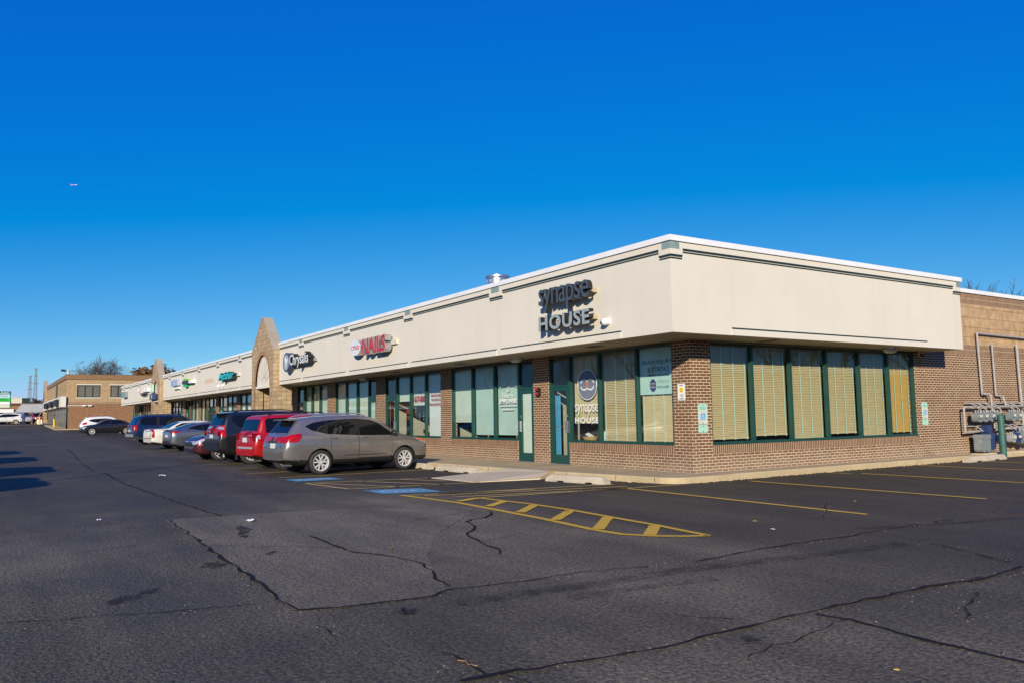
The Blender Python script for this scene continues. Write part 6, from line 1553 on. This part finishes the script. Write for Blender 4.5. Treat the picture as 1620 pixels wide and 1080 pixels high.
# light pole above the tan building
t = thing('street_lamp', 'pale lamp post with two lamp heads rising behind the tan building', 'lamp post', (-119, -5.2, 1.3))
b = MB(); b.cyl((-120,-3.6,1.2), (-120,-3.6,9.1), .16, .13, 10); b.build('pole', M_['steel'], t, smooth=40)
for dy, z in ((-.5, 9.0), (.55, 7.9)):
    b = MB(); b.cyl((-120,-3.6,z-.1), (-120,-3.6+dy,z), .05, .05, 8); b.obox(Matrix.Translation((-120,-3.6+dy*1.3,z)), .5, .55, .28); b.build('lamp_head', M_['black'], t)
# lattice masts
def mast(x, y, h, lab, w=4.2):
    t = thing('lattice_mast', lab, 'power mast', (x, y, 1.4), None)
    def pt(c, z): k = w*(1-.78*(z/h)**.7); return Vector((x+(c[0])*k/2, y+(c[1])*k/2, 1.4+z))
    C = [(-1,-1),(1,-1),(1,1),(-1,1)]; n = 11; b = MB()
    for i in range(n):
        z0, z1 = h*i/n, h*(i+1)/n
        for j in range(4):
            b.cyl(pt(C[j], z0), pt(C[j], z1), .15, .15, 4); b.cyl(pt(C[j], z0), pt(C[(j+1) % 4], z1), .10, .10, 4); b.cyl(pt(C[(j+1) % 4], z0), pt(C[j], z1), .10, .10, 4)
            b.cyl(pt(C[j], z1), pt(C[(j+1) % 4], z1), .10, .10, 4)
    b.build('lattice', plain('mast_steel', (.20,.19,.20), .6, .1), t)
    b = MB()
    for z in (h*.72, h*.86, h*.99): b.box(x-.15, x+.15, y-w*.5, y+w*.5, 1.4+z-.12, 1.4+z+.12)
    b.build('crossarm', M_['grey'], t)
mast(-452.9, 4.0, 23.5, 'shorter, left one of two distant lattice power masts', 2.8); mast(-451, 6.3, 27.2, 'taller, right one of two distant lattice power masts', 2.8)
# aeroplane
t = thing('aeroplane', 'tiny white airliner high in the blue sky at upper left', 'aeroplane', (-3330.87, 225.69, 881.17))
ap = Vector((-3330.87, 225.69, 881.17)); fx = Vector((.545,.838,.05)).normalized(); sx_ = Vector((.838,-.545,0)).normalized(); up_ = fx.cross(sx_)*-1
MA = Matrix((fx, sx_, up_)).transposed().to_4x4(); MA.translation = ap; MA = MA @ Matrix.Diagonal((.72,.72,.72,1))
b = MB(); b.ball((0,0,0), (13,1.3,1.3), 14, 16, 0, Matrix((fx, sx_, up_)).transposed().to_4x4())
b.v = [tuple(Vector(v)+ap) for v in b.v]; b.build('fuselage', M_['white'], t, smooth=60)
b = MB(); b.prism([(4,0),(-3,16),(-5.5,16),(-2,0),(-5.5,-16),(-3,-16)], MA, -.6, -.2); b.prism([(-14,0),(-17,6),(-18.5,6),(-17,0),(-18.5,-6),(-17,-6)], MA, .5, .8); b.build('wing', M_['white'], t)
b = MB(); b.prism([(-13,1.2),(-17,6.5),(-19,6.5),(-17.5,1.0)], frame(ap, fx, up_) @ Matrix.Diagonal((.72,.72,.72,1)), -.3, .3); b.build('tail_fin', M_['red'], t)
# neighbour's roof seen over the side wall
t = thing('warehouse', 'grey roof of a building beyond the brick side wall at the right edge', 'building', (-6, 40, 0))
b = MB(); b.box(-7, 14, 36, 60, 0, 7.0); b.build('wall', M_['cream'], t)
b = MB(); b.prism([(-7.6,6.95),(14.6,6.95),(14.6,7.1),(3.5,11.2),(-7.6,7.1)], frame((0,35.5,0), (1,0,0), (0,0,1)), -25, 0); b.build('roof', plain('grey_shingle', (.34,.325,.30), .8, 0, .15, 2), t)
RMIN = .012
# ------------------------------------------------------------------ trees (bare in late autumn)
M_['bark'] = plain('grey_bark', (.085,.065,.055), .9, 0, .3, 4)
M_['twig'] = plain('dark_twig', (.075,.052,.045), .9, 0, .25, 2)
M_['leafbrown'] = plain('brown_oak_leaf', (.17,.085,.022), .8, 0, .4, 1.5)
def grow(rng, b, bt, p, d, L, r, lvl, maxl, tips, spread=.55, up=.10):
    n = 3; q = p
    for i in range(n):
        d2 = (d + Vector((rng.uniform(-1,1), rng.uniform(-1,1), rng.uniform(-.6,1)))*.16 + Vector((0,0,up))).normalized()
        e = q + d2*(L/n); r2 = r*(1-.13)
        (b if lvl < 2 else bt).cyl(q, e, max(r, RMIN), max(r2, RMIN), 6 if lvl < 2 else (4 if lvl < 4 else 3), 0, caps=False); q, d, r = e, d2, r2
        if lvl < maxl and (lvl > 0 or i > 0):
            for k in range(1 if lvl < 1 else (2 if rng.random() < .55 else 1)):
                ax = d.orthogonal().normalized(); ax.rotate(Matrix.Rotation(rng.uniform(0, 2*PI), 3, d)); nd = (d*(1-spread*.4) + ax*rng.uniform(.5, 1.0)*spread*1.4).normalized()
                grow(rng, b, bt, q, nd, L*rng.uniform(.58,.80), r*rng.uniform(.5,.68), lvl+1, maxl, tips, spread, up)
    tips.append(q)
def tree_mesh(seed, h, r, maxl, spread=.55, leaves=0, up=.10, forks=None):
    rng = random.Random(seed); b, bt, tips = MB(), MB(), []
    top = Vector((0, 0, h*.28)); b.cyl((0,0,-.3), top, r*1.25, r, 8, 0, caps=False)
    for k in range(forks or 4):
        a = 2*PI*k/(forks or 4)+rng.uniform(-.4,.4); d = Vector((math.cos(a)*spread, math.sin(a)*spread, 1)).normalized()
        grow(rng, b, bt, top, d, h*.34*rng.uniform(.8,1.1), r*.62, 0, maxl, tips, spread, up)
    lf = None
    if leaves:
        lf = MB()
        for k in range(leaves):
            c = rng.choice(tips) + Vector((rng.gauss(0,.5), rng.gauss(0,.5), rng.gauss(0,.4))); s = rng.uniform(.18,.42)
            M = Matrix.Translation(c) @ Matrix.Rotation(rng.uniform(0,6.3), 4, 'Z') @ Matrix.Rotation(rng.uniform(0,3.1), 4, 'X')
            lf.add([M @ Vector(v) for v in ((-s,0,0),(0,-s*.5,0),(s,0,.0),(0,s*.5,s*.2))], [(0,1,2,3)])
    return b, bt, lf
def make_tree(name, lab, loc, seed, h, r, maxl=4, spread=.55, leaves=0, up=.10, group=None, rz=0, forks=None, rmin=.012):
    root = thing(name, lab, 'tree', (0,0,0), group)
    global RMIN
    RMIN = rmin
    b, bt, lf = tree_mesh(seed, h, r, maxl, spread, leaves, up, forks)
    k = h/max(v[2] for v in bt.v)          # h is the full height
    for q in (b, bt, lf):
        if q: q.v = [tuple(c*k for c in v) for v in q.v]
    b.build('trunk', M_['bark'], root); c = bt.build('crown', M_['twig'], root)
    if lf: lf.build('leaves', M_['leafbrown'], c)
    root.location = loc; root.rotation_euler = (0,0,rz); return root
make_tree('bare_tree', 'spreading bare tree rising behind the roof of the tan building', (-159.4,4.4,1.4), 3, 13.0, .55, 5, .72, 0, .03, rmin=.019, forks=3)
make_tree('oak_tree', 'oak with brown leaves behind the tan building, left of the farther gable', (-138.5,10.5,1.4), 5, 9.6, .34, 4, .85, 16000, .03, rmin=.03)
make_tree('bare_tree', 'bare tree behind the right-hand wall, left one of the pair', (-17.4,49.0,0), 21, 11.1, .3, 5, .5, 0, .1, rmin=.018)
make_tree('bare_tree', 'bare tree behind the right-hand wall, right one of the pair, wider', (-16.2,51.0,0), 8, 11.4, .34, 5, .62, 0, .1, rmin=.018)
t0 = make_tree('bare_tree', 'leftmost bare tree on the far skyline, above the plaza sign', (-188,-12,1.4), 31, 6.7, .25, 4, .6, rmin=.05)
for i, (x, y, k, lab) in enumerate(((-187,-8.6,.78,'small bare tree on the far skyline, just right of the plaza sign'), (-185.5,-6.2,.72,'small bare tree on the far skyline, left of the masts'), (-184.5,-3.9,.82,'bushy bare tree at the foot of the taller mast'), (-190,-10.2,.75,'thin bare tree behind the plaza sign'))):
    c = copy_tree(t0); c.location = (x, y, 1.4); c.scale = (k*1.2, k*1.2, k); c.rotation_euler = (0,0,i*1.7); c['label'] = lab; c['group'] = 'bare trees on the far skyline'
t0['group'] = 'bare trees on the far skyline'
# trees and parked cars behind the camera: they are what the shop windows reflect and what throws the shadows at the left
ts = make_tree('street_tree', 'bare street tree behind the camera, mirrored in the shop windows', (30,44,0), 17, 12.5, .28, 4, .6, 0, .1, 'bare trees mirrored in the windows')
for i, (x, y) in enumerate(((22,37), (37,50), (46,62), (26,54), (-52,-46), (-36,-48), (-68,-50), (-84,-47), (-24,-52))):
    c = copy_tree(ts); c.location = (x, y, 0); c.rotation_euler = (0,0,i*1.13); s = .85+.12*(i % 3); c.scale = (s,s,s)
for src, x, y, lab in ((black, -13.4,-16.55,'black SUV across the lane, outside the left edge, second from the camera'), (navy, -7.4,-17.0,'navy SUV across the lane, outside the left edge'), (black, -21.6,-16.6,'black SUV across the lane, outside the left edge, farther off'), (navy, -3.2,-18.1,'navy SUV across the lane, outside the left edge, nearest the camera'), (navy, -29.5,-16.7,'navy SUV across the lane, outside the left edge, farthest off')):
    c = copy_tree(src); c.location = (x, y+.3, 0); c.rotation_euler = (0,0,R(90)); c.scale = (1.08,1.08,1.12); c['label'] = lab
t = thing('street_lamp', 'tall lamp post behind the camera whose thin shadow crosses the lane', 'lamp post', (1.4,-22.65,0))
b = MB(); b.cyl((1.4,-22.65,0), (1.4,-22.65,8.2), .09, .06, 12); b.build('pole', M_['grey'], t, smooth=40)
b = MB(); b.cyl((1.4,-22.65,8.1), (1.0,-22.3,8.2), .03, .03, 8); b.build('arm', M_['grey'], t)
t = thing('added_reflection_block', 'added unseen brown brick building, keeps bright sky out of the side window reflections', 'building', (62, 60, 0))  # unseen building added so the side windows mirror dark wall, not bright sky
b = MB(); b.box(58, 66, 10, 330, 0, 6.5); b.build('wall', M_['brick_far'], t); b = MB(); b.box(57.7, 66.3, 9.7, 330.3, 6.501, 6.9); b.build('parapet', M_['cream'], t)
# ------------------------------------------------------------------ litter
def scrap(x, y, s, m, nm, lab):
    b = MB(); n = 5; vs = []
    for i in range(n):
        for j in range(n): vs.append((x+(i/(n-1)-.5)*s*1.5+random.uniform(-.1,.1)*s, y+(j/(n-1)-.5)*s+random.uniform(-.1,.1)*s, .012+random.random()*s*.28))
    b.add(vs, [(i*n+j, (i+1)*n+j, (i+1)*n+j+1, i*n+j+1) for i in range(n-1) for j in range(n-1)]); tag(b.build(nm, m, loc=(x, y, 0)), lab, nm.replace('_', ' '))
bt_ = GD['bits']
scrap(*bt_[0], .10, M_['white'], 'paper_scrap', 'crumpled white paper scrap in the middle of the lane'); scrap(*bt_[1], .15, M_['white'], 'paper_scrap', 'white paper scrap farther up the lane near the parked cars')
scrap(*bt_[2], .032, M_['white'], 'paper_scrap', 'tiny white scrap right of the yellow hatched island'); scrap(*bt_[3], .03, M_['lineyellow'], 'leaf', 'tiny yellow leaf right of the yellow hatched island')
scrap(*bt_[4], .03, M_['lineyellow'], 'leaf', 'yellow leaf between the two right-hand parking lines'); scrap(*bt_[7], .045, M_['leafbrown'], 'leaf', 'brown leaf left of the wavy crack'); scrap(*bt_[8], .035, M_['leafbrown'], 'leaf', 'smaller brown leaf near the wavy crack')
scrap(*bt_[9], .022, M_['lineyellow'], 'leaf', 'yellow leaf at the bottom right of the lot'); scrap(*bt_[10], .06, M_['white'], 'paper_scrap', 'white speck of paper on the left of the lane')
x, y = bt_[6]; b = MB(); b.tube([(x-.08,y-.02,.008), (x-.02,y+.0,.014), (x+.04,y-.014,.011), (x+.09,y+.02,.008)], .004, 6); tag(b.build('twig', plain('dry_twig', (.30,.17,.06), .8), loc=(x, y, 0)), 'short dry brown twig near the bottom of the lot', 'twig')
# ------------------------------------------------------------------ light, sky, camera
CAMP = (12.9605, -13.2211, 1.4745)
CAMR = ((.544825, .838413, -.015137), (.085025, -.037275, .995681), (.834228, -.543759, -.091594))
SKY_MAP, SKY_STR = ((1.5, -1.2, 3.6), (1.06, .15, 5.6), (.36, 4.8, 8.4)), .10
SUN = Vector((1, -.88, .42)).normalized()
w = bpy.data.worlds.new('World'); sc.world = w; w.use_nodes = True
nt = w.node_tree; bg = nt.nodes['Background']
sky = nt.nodes.new('ShaderNodeTexSky'); sky.sky_type = 'NISHITA'; sky.sun_disc = False
sky.sun_elevation = math.asin(SUN.z); sky.sun_rotation = math.atan2(SUN.x, SUN.y)
sky.air_density = .6; sky.dust_density = 0; sky.ozone_density = 6.0; sky.altitude = 200
sep = nt.nodes.new('ShaderNodeSeparateColor'); cmb = nt.nodes.new('ShaderNodeCombineColor')
nt.links.new(sky.outputs[0], sep.inputs[0])
for ch, (gain, off, top) in enumerate(SKY_MAP):      # clear polarised autumn sky: deep blue overhead, pale at the horizon
    m = nt.nodes.new('ShaderNodeMath'); m.operation = 'MULTIPLY_ADD'; m.inputs[1].default_value = gain; m.inputs[2].default_value = off
    m2 = nt.nodes.new('ShaderNodeMath'); m2.operation = 'MAXIMUM'; m2.inputs[1].default_value = .012
    m3 = nt.nodes.new('ShaderNodeMath'); m3.operation = 'MINIMUM'; m3.inputs[1].default_value = top
    nt.links.new(sep.outputs[ch], m.inputs[0]); nt.links.new(m.outputs[0], m2.inputs[0]); nt.links.new(m2.outputs[0], m3.inputs[0]); nt.links.new(m3.outputs[0], cmb.inputs[ch])
nt.links.new(cmb.outputs[0], bg.inputs['Color'])
bg.inputs['Strength'].default_value = SKY_STR
ld = bpy.data.lights.new('sun', 'SUN'); ld.energy = 5.0; ld.angle = R(.53); ld.color = (1, .89, .70)
lo = bpy.data.objects.new('sun', ld); col.objects.link(lo); lo.rotation_euler = SUN.to_track_quat('Z', 'Y').to_euler(); lo.location = (20, -20, 30)
cd = bpy.data.cameras.new('camera'); cam = bpy.data.objects.new('camera', cd); col.objects.link(cam)
cd.sensor_width = 36; cd.lens = 36*1271.7/1620; cd.clip_end = 9000; cd.clip_start = .05
rr, uu, bk = CAMR
cam.matrix_world = Matrix(((rr[0], uu[0], bk[0], CAMP[0]), (rr[1], uu[1], bk[1], CAMP[1]), (rr[2], uu[2], bk[2], CAMP[2]), (0, 0, 0, 1)))
sc.camera = cam
sc.view_settings.view_transform = 'Standard'; sc.view_settings.look = 'None'; sc.view_settings.exposure = 0.12; sc.view_settings.gamma = 1
sc.cycles.max_bounces = 8; sc.cycles.transparent_max_bounces = 16; sc.cycles.caustics_reflective = False; sc.cycles.caustics_refractive = False
